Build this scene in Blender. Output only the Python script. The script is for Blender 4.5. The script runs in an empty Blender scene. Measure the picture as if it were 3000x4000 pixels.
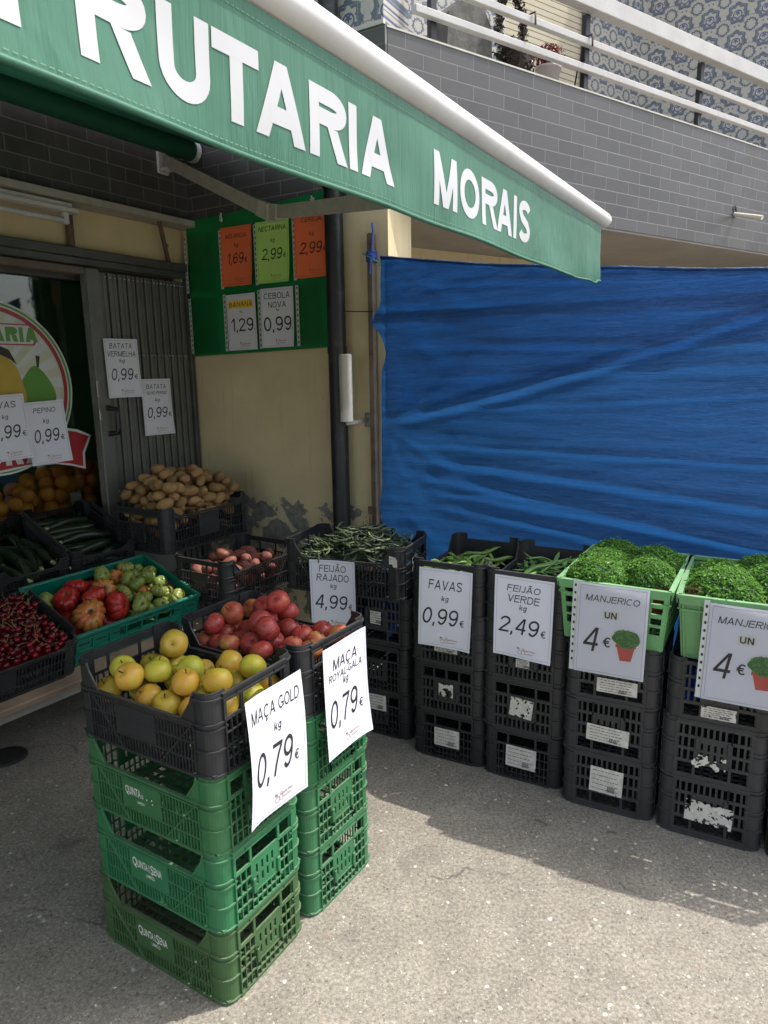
import bpy, math, random
from mathutils import Vector, Matrix, Euler, noise
R_ = math.radians
S = bpy.context.scene
COL = S.collection
random.seed(7)

# ------------------------------------------------------------------ camera, world, sun, exposure
CAM_H = 1.52
PITCH, ROLL, FPX = R_(11.4616), R_(0.8625), 2700.0
cp, sp, cr, sr = math.cos(PITCH), math.sin(PITCH), math.cos(ROLL), math.sin(ROLL)
fwd = Vector((0, cp, -sp)); down = Vector((0, -sp, -cp)); right = Vector((1, 0, 0))
rx = cr * right + sr * down
ry = -sr * right + cr * down
cam = bpy.data.cameras.new('camera')
cam.sensor_fit = 'VERTICAL'; cam.sensor_height = 36.0; cam.sensor_width = 27.0
cam.lens = FPX / 4000.0 * 36.0
cam.clip_start = 0.05; cam.clip_end = 400
co = bpy.data.objects.new('camera', cam); COL.objects.link(co)
m3 = Matrix((rx, -ry, -fwd)).transposed()
co.matrix_world = Matrix.Translation((0, 0, CAM_H)) @ m3.to_4x4()
S.camera = co

SUN_AZ, SUN_EL = 73.0, 60.0
W = bpy.data.worlds.new('World'); S.world = W; W.use_nodes = True
wn = W.node_tree.nodes; wl = W.node_tree.links
sky = wn.new('ShaderNodeTexSky'); sky.sky_type = 'NISHITA'; sky.sun_disc = False
sky.sun_elevation = R_(SUN_EL); sky.sun_rotation = R_(SUN_AZ)
sky.air_density = 1.0; sky.dust_density = 3.0; sky.ozone_density = 1.0
hz = wn.new('ShaderNodeHueSaturation'); hz.inputs['Saturation'].default_value = .5      # thin white haze over the blue
wl.new(sky.outputs[0], hz.inputs['Color']); wl.new(hz.outputs[0], wn['Background'].inputs[0]); wn['Background'].inputs[1].default_value = 0.15
sl = bpy.data.lights.new('sun', 'SUN'); sl.energy = 2.0; sl.angle = R_(0.6); sl.color = (1.0, 0.955, 0.89)
so = bpy.data.objects.new('sun', sl); COL.objects.link(so)
sd = Vector((math.sin(R_(SUN_AZ)) * math.cos(R_(SUN_EL)), math.cos(R_(SUN_AZ)) * math.cos(R_(SUN_EL)), math.sin(R_(SUN_EL))))
so.rotation_euler = sd.to_track_quat('Z', 'Y').to_euler(); so.location = (6, 3, 9)
S.view_settings.view_transform = 'Standard'; S.view_settings.look = 'None'
S.view_settings.exposure = 1.3; S.view_settings.gamma = 1.0; S.view_settings.use_curve_mapping = False
S.cycles.max_bounces = 8; S.cycles.transparent_max_bounces = 12
S.cycles.use_denoising = True

# ------------------------------------------------------------------ helpers
def yaw(az): return R_(90.0 - az)          # rotation that lays local +x along compass azimuth az (from +y, clockwise)

class MB:
    """collects faces; build() links them as ONE mesh object"""
    def __init__(s): s.v = []; s.f = []; s.mi = []; s.sm = []
    def add(s, vs, fs, mi=0, M=None, smooth=False):
        b = len(s.v)
        for p in vs:
            p = Vector(p)
            s.v.append(M @ p if M is not None else p)
        for f in fs:
            s.f.append(tuple(b + i for i in f)); s.mi.append(mi); s.sm.append(smooth)
    def box(s, x0, x1, y0, y1, z0, z1, mi=0, M=None):
        vs = [(x0, y0, z0), (x1, y0, z0), (x1, y1, z0), (x0, y1, z0), (x0, y0, z1), (x1, y0, z1), (x1, y1, z1), (x0, y1, z1)]
        s.add(vs, [(0, 3, 2, 1), (4, 5, 6, 7), (0, 1, 5, 4), (1, 2, 6, 5), (2, 3, 7, 6), (3, 0, 4, 7)], mi, M)
    def bbox(s, x0, x1, y0, y1, z0, z1, b=.004, mi=0, M=None):
        # box with its vertical and horizontal edges chamfered
        vs = []; n = 8
        def ring(z, i):
            return [(x0 + i + b, y0 + i, z), (x1 - i - b, y0 + i, z), (x1 - i, y0 + i + b, z), (x1 - i, y1 - i - b, z),
                    (x1 - i - b, y1 - i, z), (x0 + i + b, y1 - i, z), (x0 + i, y1 - i - b, z), (x0 + i, y0 + i + b, z)]
        for z, i in ((z0, b), (z0 + b, 0), (z1 - b, 0), (z1, b)): vs += ring(z, i)
        fs = [tuple(reversed(range(8))), tuple(24 + k for k in range(8))]
        for r in range(3):
            for k in range(8):
                a = r * 8 + k; c = r * 8 + (k + 1) % 8
                fs.append((a, c, c + 8, a + 8))
        s.add(vs, fs, mi, M)
    def quad(s, a, b, c, d, mi=0, M=None): s.add([a, b, c, d], [(0, 1, 2, 3)], mi, M)
    def prism(s, poly, y0, y1, mi=0, M=None, sides=True):
        # polygon in (x, z), counter-clockwise as seen from -y, extruded from y0 (front) to y1
        n = len(poly)
        vs = [(x, y0, z) for x, z in poly] + [(x, y1, z) for x, z in poly]
        fs = [tuple(range(n)), tuple(reversed(range(n, 2 * n)))]
        if sides: fs += [(i, n + i, n + (i + 1) % n, (i + 1) % n) for i in range(n)]
        s.add(vs, fs, mi, M)
    def tube(s, pts, r, seg=8, mi=0, M=None, caps=True, smooth=True, flat=1.0):
        pts = [Vector(p) for p in pts]; n = len(pts)
        rs = r if isinstance(r, (list, tuple)) else [r] * n
        vs = []; up = Vector((0.13, 0.21, 1)).normalized()
        t0 = (pts[1] - pts[0]).normalized()
        u = t0.cross(up); u = u.normalized() if u.length > 1e-3 else t0.orthogonal().normalized()
        for i in range(n):
            t = (pts[min(i + 1, n - 1)] - pts[max(i - 1, 0)])
            t = t.normalized() if t.length > 1e-9 else t0
            u = (u - t * u.dot(t)); u = u.normalized() if u.length > 1e-6 else t.orthogonal().normalized()
            w = t.cross(u)
            for k in range(seg):
                a = 2 * math.pi * k / seg
                vs.append(pts[i] + (u * math.cos(a) + w * math.sin(a) * flat) * rs[i])
        fs = []
        for i in range(n - 1):
            for k in range(seg):
                a = i * seg + k; b = i * seg + (k + 1) % seg
                fs.append((a, b, b + seg, a + seg))
        s.add(vs, fs, mi, M, smooth)
        if caps:
            b0 = [vs[k] for k in range(seg)]; b1 = [vs[(n - 1) * seg + k] for k in range(seg)]
            s.add(b0, [tuple(reversed(range(seg)))], mi, M); s.add(b1, [tuple(range(seg))], mi, M)
    def cyl(s, p0, p1, r, seg=16, mi=0, M=None): s.tube([p0, p1], r, seg, mi, M)
    def lathe(s, prof, seg=20, mi=0, M=None, smooth=True, fn=None):
        vs = []; n = len(prof)
        for (r, z) in prof:
            for k in range(seg):
                a = 2 * math.pi * k / seg
                rr, zz = fn(r, z, a) if fn else (r, z)
                vs.append((rr * math.cos(a), rr * math.sin(a), zz))
        fs = []
        for i in range(n - 1):
            for k in range(seg):
                a = i * seg + k; b = i * seg + (k + 1) % seg
                fs.append((a, b, b + seg, a + seg))
        s.add(vs, fs, mi, M, smooth)
    def grid(s, nx, nz, fn, mi=0, M=None, smooth=True, skip=None):
        vs = [fn(i / nx, j / nz) for j in range(nz + 1) for i in range(nx + 1)]
        fs = []
        for j in range(nz):
            for i in range(nx):
                if skip and skip((i + .5) / nx, (j + .5) / nz): continue
                a = j * (nx + 1) + i
                fs.append((a, a + 1, a + nx + 2, a + nx + 1))
        s.add(vs, fs, mi, M, smooth)
    def warp(s, fn): s.v = [Vector(fn(p)) for p in s.v]
    def mesh(s, name, mats):
        me = bpy.data.meshes.new(name)
        me.from_pydata([tuple(p) for p in s.v], [], s.f)
        for m in (mats if isinstance(mats, (list, tuple)) else [mats]): me.materials.append(m)
        me.polygons.foreach_set('material_index', s.mi)
        me.polygons.foreach_set('use_smooth', s.sm)
        me.update(); return me
    def build(s, name, mats, parent=None, loc=(0, 0, 0), rotz=0.0):
        return link(name, s.mesh(name, mats), parent, loc, rotz)

KB = 1.06            # size of the building frames
FRAMES = {}; ON_FRAME = set()
def link(name, data, parent=None, loc=(0, 0, 0), rotz=0.0):
    o = bpy.data.objects.new(name, data); COL.objects.link(o)
    k = tuple(loc)
    if k in FRAMES: o.location = FRAMES[k]; o.scale = (KB, KB, KB)
    else:
        o.location = loc
        if k in ON_FRAME: o.scale = (KB, KB, KB)
    o.rotation_euler = (0, 0, rotz)
    if parent is not None: o.parent = parent
    return o

def tag(o, label, cat, group=None):
    o['label'] = label; o['category'] = cat
    if group: o['group'] = group
    return o
def thing(name, label, cat, loc=(0, 0, 0), rotz=0.0, group=None):
    return tag(link(name, None, None, loc, rotz), label, cat, group)
def setting(o): o['kind'] = 'structure'; return o
def copy_tree(o, parent=None):
    c = o.copy(); COL.objects.link(c)
    if parent is not None: c.parent = parent
    for ch in list(o.children): copy_tree(ch, c)
    return c

# ------------------------------------------------------------------ materials
class NT:
    def __init__(s, name):
        s.m = bpy.data.materials.new(name); s.m.use_nodes = True
        s.t = s.m.node_tree; s.n = s.t.nodes; s.b = s.n['Principled BSDF']; s.out = s.n['Material Output']
    def node(s, typ, **kw):
        n = s.n.new(typ)
        for k, v in kw.items():
            if k.startswith('i_'):
                n.inputs[int(k[2:]) if k[2:].isdigit() else k[2:].replace('_', ' ')].default_value = v
            else: setattr(n, k, v)
        return n
    def l(s, a, b): s.t.links.new(a, b)
    def coord(s, which='Object', scale=(1, 1, 1), rot=(0, 0, 0)):
        c = s.node('ShaderNodeTexCoord'); mp = s.node('ShaderNodeMapping')
        mp.inputs['Scale'].default_value = scale; mp.inputs['Rotation'].default_value = rot
        s.l(c.outputs[which], mp.inputs['Vector']); return mp.outputs[0]
    def world(s, scale=(1, 1, 1)):
        g = s.node('ShaderNodeNewGeometry'); mp = s.node('ShaderNodeMapping'); mp.inputs['Scale'].default_value = scale
        s.l(g.outputs['Position'], mp.inputs['Vector']); return mp.outputs[0]
    def noise(s, vec, scale, detail=4, rough=.55, dist=0.0):
        n = s.node('ShaderNodeTexNoise'); n.inputs['Scale'].default_value = scale; n.inputs['Detail'].default_value = detail
        n.inputs['Roughness'].default_value = rough; n.inputs['Distortion'].default_value = dist
        if vec is not None: s.l(vec, n.inputs['Vector'])
        return n.outputs['Fac']
    def ramp(s, fac, stops, interp='LINEAR'):
        r = s.node('ShaderNodeValToRGB'); r.color_ramp.interpolation = interp
        e = r.color_ramp.elements
        while len(e) < len(stops): e.new(0.5)
        for el, (p, c) in zip(e, stops):
            el.position = p; el.color = (c[0], c[1], c[2], 1) if not isinstance(c, (int, float)) else (c, c, c, 1)
        s.l(fac, r.inputs[0]); return r.outputs[0]
    def mix(s, fac, a, b, mode='MIX'):
        n = s.node('ShaderNodeMix', data_type='RGBA', blend_type=mode)
        for sock, v in ((n.inputs[0], fac), (n.inputs[6], a), (n.inputs[7], b)):
            if hasattr(v, 'links'): s.l(v, sock)
            elif isinstance(v, (int, float)): sock.default_value = v
            else: sock.default_value = (v[0], v[1], v[2], 1)
        return n.outputs[2]
    def math(s, op, a, b=0.0, c=0.0, clamp=False):
        n = s.node('ShaderNodeMath', operation=op, use_clamp=clamp)
        for i, v in enumerate((a, b, c)):
            if hasattr(v, 'links'): s.l(v, n.inputs[i])
            else: n.inputs[i].default_value = v
        return n.outputs[0]
    def bump(s, h, strength=.3, dist=.01, prev=None):
        b = s.node('ShaderNodeBump'); b.inputs['Strength'].default_value = strength; b.inputs['Distance'].default_value = dist
        s.l(h, b.inputs['Height'])
        if prev is not None: s.l(prev, b.inputs['Normal'])
        s.l(b.outputs[0], s.b.inputs['Normal']); return b.outputs[0]
    def base(s, c):
        if hasattr(c, 'links'): s.l(c, s.b.inputs['Base Color'])
        else: s.b.inputs['Base Color'].default_value = (c[0], c[1], c[2], 1)
    def rough(s, r):
        if hasattr(r, 'links'): s.l(r, s.b.inputs['Roughness'])
        else: s.b.inputs['Roughness'].default_value = r
    def spec(s, v): s.b.inputs['Specular IOR Level'].default_value = v

def plain(name, col, rough=.5, var=.15, scale=8, metal=0.0, spec=.5, bump=0.0, bscale=60, which='Object', dirt=None):
    t = NT(name); v = t.coord(which)
    n = t.noise(v, scale, 5)
    lo = tuple(max(0, c * (1 - var)) for c in col); hi = tuple(min(1, c * (1 + var)) for c in col)
    c = t.ramp(n, [(.3, lo), (.7, hi)])
    if dirt:
        d = t.ramp(t.noise(v, scale * 2.3, 6, .65), [(.55, 0.0), (.75, 1.0)])
        c = t.mix(t.math('MULTIPLY', d, dirt[1]), c, dirt[0])
    t.base(c); t.spec(spec); t.b.inputs['Metallic'].default_value = metal
    t.rough(t.ramp(t.noise(v, scale * 3, 3), [(.3, max(0, rough - .08)), (.7, min(1, rough + .08))]))
    if bump: t.bump(t.noise(v, bscale, 3), bump, .004)
    return t.m

def ground_mat():
    t = NT('exposed_aggregate_concrete'); p = t.world()
    big = t.noise(p, 1.3, 4, .6); mid = t.noise(p, 9, 5, .7); fine = t.noise(p, 95, 4, .7); fine2 = t.noise(p, 240, 2, .6)
    c = t.ramp(fine, [(.28, (.15, .134, .108)), (.5, (.315, .287, .238)), (.72, (.47, .435, .365))])
    c = t.mix(t.ramp(fine2, [(.45, 0.0), (.7, .5)]), c, (.15, .14, .125))
    c = t.mix(.55, c, t.ramp(mid, [(.3, (.52, .51, .5)), (.7, (1.05, 1.04, 1.02))]), 'MULTIPLY')
    c = t.mix(.6, c, t.ramp(big, [(.3, (.72, .71, .7)), (.65, (1, 1, 1))]), 'MULTIPLY')
    # pebbles showing in the worn surface
    for sc, thr, dens, col in ((48, .30, .86, (.58, .55, .49)), (120, .33, .80, (.52, .49, .44)), (210, .36, .72, (.52, .5, .46)), (95, .36, .80, (.10, .092, .08)), (180, .36, .7, (.11, .1, .09)), (85, .28, .94, (.42, .24, .13)), (34, .24, .93, (.5, .48, .43))):
        vo = t.node('ShaderNodeTexVoronoi', feature='F1'); vo.inputs['Scale'].default_value = sc
        dv = t.node('ShaderNodeVectorMath', operation='ADD')
        nz = t.node('ShaderNodeTexNoise'); nz.inputs['Scale'].default_value = sc * 1.7; t.l(p, nz.inputs['Vector'])
        ms = t.node('ShaderNodeVectorMath', operation='SCALE'); ms.inputs['Scale'].default_value = .012; t.l(nz.outputs['Color'], ms.inputs[0])
        t.l(p, dv.inputs[0]); t.l(ms.outputs[0], dv.inputs[1]); t.l(dv.outputs[0], vo.inputs['Vector'])
        sep = t.node('ShaderNodeSeparateColor'); t.l(vo.outputs['Color'], sep.inputs[0])
        rr = t.math('MULTIPLY', sep.outputs[1], thr)
        inside = t.math('MULTIPLY', t.math('LESS_THAN', vo.outputs['Distance'], rr), t.math('GREATER_THAN', sep.outputs[0], dens))
        c = t.mix(t.math('MULTIPLY', inside, .85), c, col)
    # thin wandering cracks
    vo = t.node('ShaderNodeTexVoronoi', feature='DISTANCE_TO_EDGE'); vo.inputs['Scale'].default_value = .9
    nz = t.node('ShaderNodeTexNoise'); nz.inputs['Scale'].default_value = 7; nz.inputs['Detail'].default_value = 6; t.l(p, nz.inputs['Vector'])
    ms = t.node('ShaderNodeVectorMath', operation='SCALE'); ms.inputs['Scale'].default_value = .22; t.l(nz.outputs['Color'], ms.inputs[0])
    dv = t.node('ShaderNodeVectorMath', operation='ADD'); t.l(p, dv.inputs[0]); t.l(ms.outputs[0], dv.inputs[1]); t.l(dv.outputs[0], vo.inputs['Vector'])
    crack = t.math('MULTIPLY', t.math('LESS_THAN', vo.outputs['Distance'], .003), t.ramp(t.noise(p, 3.1, 3), [(.5, 0.0), (.6, .65)]))
    c = t.mix(crack, c, (.07, .065, .06))
    # oil and damp stains
    st = t.ramp(t.noise(p, 4.2, 3, .5, .6), [(.62, 0.0), (.74, .5)])
    c = t.mix(st, c, (.11, .1, .09))
    t.base(c); t.rough(.88); t.spec(.25)
    h = t.math('ADD', t.math('MULTIPLY', fine, .6), t.math('MULTIPLY', fine2, .4))
    t.bump(h, .55, .004)
    return t.m

def brick_mat(name='grey_glazed_brick_tile', shift=(0, 0)):
    t = NT(name); c = t.node('ShaderNodeTexCoord'); sx = t.node('ShaderNodeSeparateXYZ'); t.l(c.outputs['Object'], sx.inputs[0])
    cx = t.node('ShaderNodeCombineXYZ')
    t.l(t.math('ADD', sx.outputs[0], shift[0]), cx.inputs[0]); t.l(t.math('ADD', sx.outputs[2], shift[1]), cx.inputs[1])
    b = t.node('ShaderNodeTexBrick'); b.offset = .5; t.l(cx.outputs[0], b.inputs['Vector'])
    for k, v in (('Scale', 1.0), ('Mortar Size', .0022), ('Mortar Smooth', .15), ('Brick Width', .1965), ('Row Height', .0655)): b.inputs[k].default_value = v
    b.inputs['Color1'].default_value = (.064, .062, .061, 1); b.inputs['Color2'].default_value = (.088, .085, .083, 1); b.inputs['Mortar'].default_value = (.18, .172, .16, 1)
    p = t.coord('Object')
    g = t.noise(p, 7, 5, .6); sc = t.noise(t.coord('Object', (3, 3, 40)), 6, 3)
    col = t.mix(.5, b.outputs['Color'], t.ramp(g, [(.3, (.72, .72, .73)), (.7, (1.15, 1.13, 1.11))]), 'MULTIPLY')
    drip = t.ramp(t.noise(t.coord('Object', (14, 14, .7)), 3, 4), [(.64, 0.0), (.82, .4)])
    col = t.mix(drip, col, (.45, .44, .42))
    t.base(col); t.rough(t.ramp(g, [(.3, .38), (.7, .55)])); t.spec(.45)
    inv = t.math('SUBTRACT', 1.0, b.outputs['Fac'])
    n1 = t.bump(inv, .55, .004); t.bump(t.math('ADD', g, t.math('MULTIPLY', sc, .3)), .12, .004, n1)
    return t.m

def azulejo_mat():
    # hand-painted tile: mirrored cells so that the leaf scrolls come out symmetrical
    t = NT('painted_azulejo_tile'); c = t.node('ShaderNodeTexCoord'); sx = t.node('ShaderNodeSeparateXYZ'); t.l(c.outputs['Object'], sx.inputs[0])
    P = .195
    def cell(v, off=0.0):
        f = t.math('FRACT', t.math('DIVIDE', t.math('ADD', v, off), P))
        return t.math('ABSOLUTE', t.math('SUBTRACT', f, .5))      # 0 at middle, .5 at edge
    ax = cell(sx.outputs[0]); az_f = t.math('FRACT', t.math('DIVIDE', sx.outputs[2], P)); az = t.math('SUBTRACT', az_f, .5)
    cx = t.node('ShaderNodeCombineXYZ'); t.l(ax, cx.inputs[0]); t.l(az, cx.inputs[1])
    n1 = t.noise(cx.outputs[0], 6.5, 2, .5, 1.6)
    # heart outline about the middle and wreath about the corners
    r1 = t.math('SQRT', t.math('ADD', t.math('MULTIPLY', ax, ax), t.math('MULTIPLY', az, az)))
    ang = t.math('ARCTAN2', az, ax)
    lobes = t.math('MULTIPLY', t.math('SINE', t.math('MULTIPLY', ang, 7.0)), .035)
    leaf = t.math('ABSOLUTE', t.math('SUBTRACT', t.math('ADD', r1, lobes), .30))
    heart = t.math('ABSOLUTE', t.math('SUBTRACT', t.math('ADD', r1, t.math('MULTIPLY', t.math('SINE', ang), .05)), .14))
    bx = t.math('SUBTRACT', .5, ax); bz = t.math('SUBTRACT', .5, t.math('ABSOLUTE', az))
    r2 = t.math('SQRT', t.math('ADD', t.math('MULTIPLY', bx, bx), t.math('MULTIPLY', bz, bz)))
    ang2 = t.math('ARCTAN2', bz, bx)
    wre = t.math('ABSOLUTE', t.math('SUBTRACT', t.math('ADD', r2, t.math('MULTIPLY', t.math('SINE', t.math('MULTIPLY', ang2, 12.0)), .018)), .2))
    m_leaf = t.math('LESS_THAN', leaf, t.math('ADD', .03, t.math('MULTIPLY', n1, .09)))
    m_heart = t.math('LESS_THAN', heart, .022)
    m_wre = t.math('LESS_THAN', wre, t.math('MULTIPLY', n1, .07))
    m_bud = t.math('LESS_THAN', t.math('ADD', r1, t.math('MULTIPLY', t.math('SINE', t.math('MULTIPLY', ang, 5.0)), .03)), .07)
    m_scroll = t.math('GREATER_THAN', n1, .64)
    grey = t.math('MAXIMUM', m_leaf, t.math('MAXIMUM', m_wre, m_scroll))
    blue = t.math('MAXIMUM', m_heart, m_bud)
    paint = t.noise(cx.outputs[0], 30, 3)
    col = t.mix(grey, (.5, .47, .40), t.ramp(paint, [(.3, (.085, .105, .15)), (.7, (.17, .195, .24))]))
    col = t.mix(blue, col, (.10, .12, .24))
    g = t.math('MINIMUM', t.math('ABSOLUTE', t.math('SUBTRACT', t.math('FRACT', t.math('DIVIDE', sx.outputs[0], P / 2)), .5)), t.math('ABSOLUTE', t.math('SUBTRACT', t.math('FRACT', t.math('DIVIDE', sx.outputs[2], P / 2)), .5)))
    grout = t.math('LESS_THAN', g, .012)
    col = t.mix(t.math('MULTIPLY', grout, .7), col, (.42, .38, .3))
    col = t.mix(.4, col, t.ramp(t.noise(t.coord(), 2.5, 4), [(.3, (.75, .75, .75)), (.7, (1, 1, 1))]), 'MULTIPLY')
    t.base(col); t.rough(.3); t.spec(.5); t.bump(t.math('SUBTRACT', 1.0, grout), .3, .002)
    return t.m

def plaster_mat(name, col, peel_z=None):
    t = NT(name); p = t.coord('Object'); sx = t.node('ShaderNodeSeparateXYZ'); t.l(p, sx.inputs[0])
    g = t.noise(p, 2.2, 5, .6); f = t.noise(p, 120, 3, .6)
    c = t.ramp(g, [(.3, tuple(x * .82 for x in col)), (.7, tuple(min(1, x * 1.08) for x in col))])
    sp_ = t.ramp(t.noise(p, 22, 2), [(.76, 0.0), (.79, .8)]); c = t.mix(sp_, c, (.13, .105, .07))
    dr = t.ramp(t.noise(t.coord('Object', (9, 9, 1.0)), 2.6, 4), [(.58, 0.0), (.8, .35)]); c = t.mix(dr, c, (.24, .2, .13))
    if peel_z:
        # flaked patches of grey render, only low on the wall
        band = t.math('MULTIPLY', t.math('SUBTRACT', peel_z, sx.outputs[2]), 2.3, clamp=False)
        n = t.noise(p, 7.5, 7, .62, .5)
        k = t.math('ADD', n, t.math('MULTIPLY', t.math('MINIMUM', t.math('MAXIMUM', band, -.35), .22), 1.0))
        mask = t.ramp(k, [(.685, 0.0), (.695, 1.0)])
        rend = t.ramp(t.noise(p, 30, 4), [(.3, (.17, .16, .145)), (.7, (.29, .275, .25))])
        edge = t.ramp(k, [(.668, 0.0), (.681, .5), (.686, 0.0)])
        c = t.mix(edge, c, (.5, .45, .34)); c = t.mix(mask, c, rend)
        h = t.math('SUBTRACT', t.math('MULTIPLY', f, .25), mask)
        t.base(c); t.bump(h, .6, .004)
    else:
        t.base(c); t.bump(f, .35, .003)
    t.rough(.85); t.spec(.2)
    return t.m

def crate_mat(name, col, dust=(.32, .29, .23), amount=.35, rough=.42):
    t = NT(name); p = t.coord('Object'); oi = t.node('ShaderNodeObjectInfo')
    g = t.noise(p, 14, 5, .65); s2 = t.noise(t.coord('Object', (40, 40, 6)), 5, 4, .7)
    v = t.math('ADD', .86, t.math('MULTIPLY', oi.outputs['Random'], .28))
    hs = t.node('ShaderNodeHueSaturation'); hs.inputs['Color'].default_value = (*col, 1); t.l(v, hs.inputs['Value'])
    t.l(t.math('ADD', .488, t.math('MULTIPLY', oi.outputs['Random'], .022)), hs.inputs['Hue'])
    c = t.mix(.6, hs.outputs[0], t.ramp(g, [(.3, (.72, .72, .72)), (.7, (1.2, 1.2, 1.2))]), 'MULTIPLY')
    scr = t.ramp(s2, [(.64, 0.0), (.8, amount * .6)])
    c = t.mix(scr, c, tuple(min(1, x * 2.2 + .03) for x in col))
    geo = t.node('ShaderNodeNewGeometry'); sz = t.node('ShaderNodeSeparateXYZ'); t.l(geo.outputs['Normal'], sz.inputs[0])
    settle = t.math('MULTIPLY', t.math('MAXIMUM', sz.outputs[2], 0.0), t.ramp(g, [(.35, .15), (.7, amount)]))   # dust lies on upward faces
    c = t.mix(settle, c, dust)
    t.base(c); t.rough(t.ramp(g, [(.3, rough - .08), (.7, rough + .15)])); t.spec(.45)
    t.bump(t.noise(p, 180, 2), .06, .002)
    return t.m

def tarp_mat():
    t = NT('woven_blue_tarpaulin'); p = t.coord('Object')
    a = t.noise(t.coord('Object', (1.0, 1.0, 16)), 3.2, 5, .62, .4); b = t.noise(t.coord('Object', (5, 1, 30), (0, R_(6), 0)), 4, 4, .65, .5)
    w1 = t.node('ShaderNodeTexWave', wave_type='BANDS', bands_direction='X'); w1.inputs['Scale'].default_value = 62; w1.inputs['Distortion'].default_value = .3
    w2 = t.node('ShaderNodeTexWave', wave_type='BANDS', bands_direction='Z'); w2.inputs['Scale'].default_value = 62; w2.inputs['Distortion'].default_value = .3
    for w in (w1, w2): t.l(p, w.inputs['Vector'])
    c = t.ramp(a, [(.3, (.011, .052, .175)), (.7, (.020, .098, .30))])
    pale = t.ramp(t.noise(t.coord('Object', (5, 1, 60)), 5, 5, .7), [(.54, 0.0), (.74, .5)])
    c = t.mix(pale, c, (.07, .20, .46))
    t.base(c); t.rough(.29); t.spec(.6)
    wv = t.math('MULTIPLY', w1.outputs['Fac'], w2.outputs['Fac'])
    n1 = t.bump(t.math('ADD', t.math('MULTIPLY', a, 1.2), t.math('MULTIPLY', b, 1.1)), 1.0, .014)
    t.bump(wv, .4, .002, n1)
    tr = t.node('ShaderNodeBsdfTranslucent'); t.l(t.mix(.5, c, (.02, .14, .42)), tr.inputs['Color'])
    mx = t.node('ShaderNodeMixShader'); mx.inputs[0].default_value = .30
    t.l(t.b.outputs[0], mx.inputs[1]); t.l(tr.outputs[0], mx.inputs[2]); t.l(mx.outputs[0], t.out.inputs['Surface'])
    return t.m

def cloth_mat(name, col, tl=.25, rough=.6, dirt=0.0):
    t = NT(name); p = t.coord('Object')
    g = t.noise(p, 5, 4); f = t.noise(t.coord('Object', (400, 400, 400)), 1, 1)
    c = t.ramp(g, [(.3, tuple(x * .88 for x in col)), (.7, tuple(min(1, x * 1.1) for x in col))])
    if dirt:
        d1 = t.ramp(t.noise(t.coord('Object', (5, 5, 1.2)), 3, 5, .65), [(.45, 0.0), (.75, 1.0)]); c = t.mix(t.math('MULTIPLY', d1, dirt * .5), c, tuple(x * .6 for x in col))
        d2 = t.ramp(t.noise(t.coord('Object', (26, 26, 2.0)), 3, 4, .6), [(.6, 0.0), (.8, 1.0)]); c = t.mix(t.math('MULTIPLY', d2, dirt * .35), c, (.30, .34, .28))
    t.base(c); t.rough(rough); t.spec(.25); nb = t.bump(f, .1, .001)
    if dirt: t.bump(t.math('ADD', t.noise(t.coord('Object', (1, 1, .5)), 7, 3, .5, .8), t.math('MULTIPLY', t.noise(t.coord('Object', (30, 30, 2)), 2, 3), .35)), .5, .02, nb)
    tr = t.node('ShaderNodeBsdfTranslucent'); t.l(c, tr.inputs['Color'])
    mx = t.node('ShaderNodeMixShader'); mx.inputs[0].default_value = tl
    t.l(t.b.outputs[0], mx.inputs[1]); t.l(tr.outputs[0], mx.inputs[2]); t.l(mx.outputs[0], t.out.inputs['Surface'])
    return t.m

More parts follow.
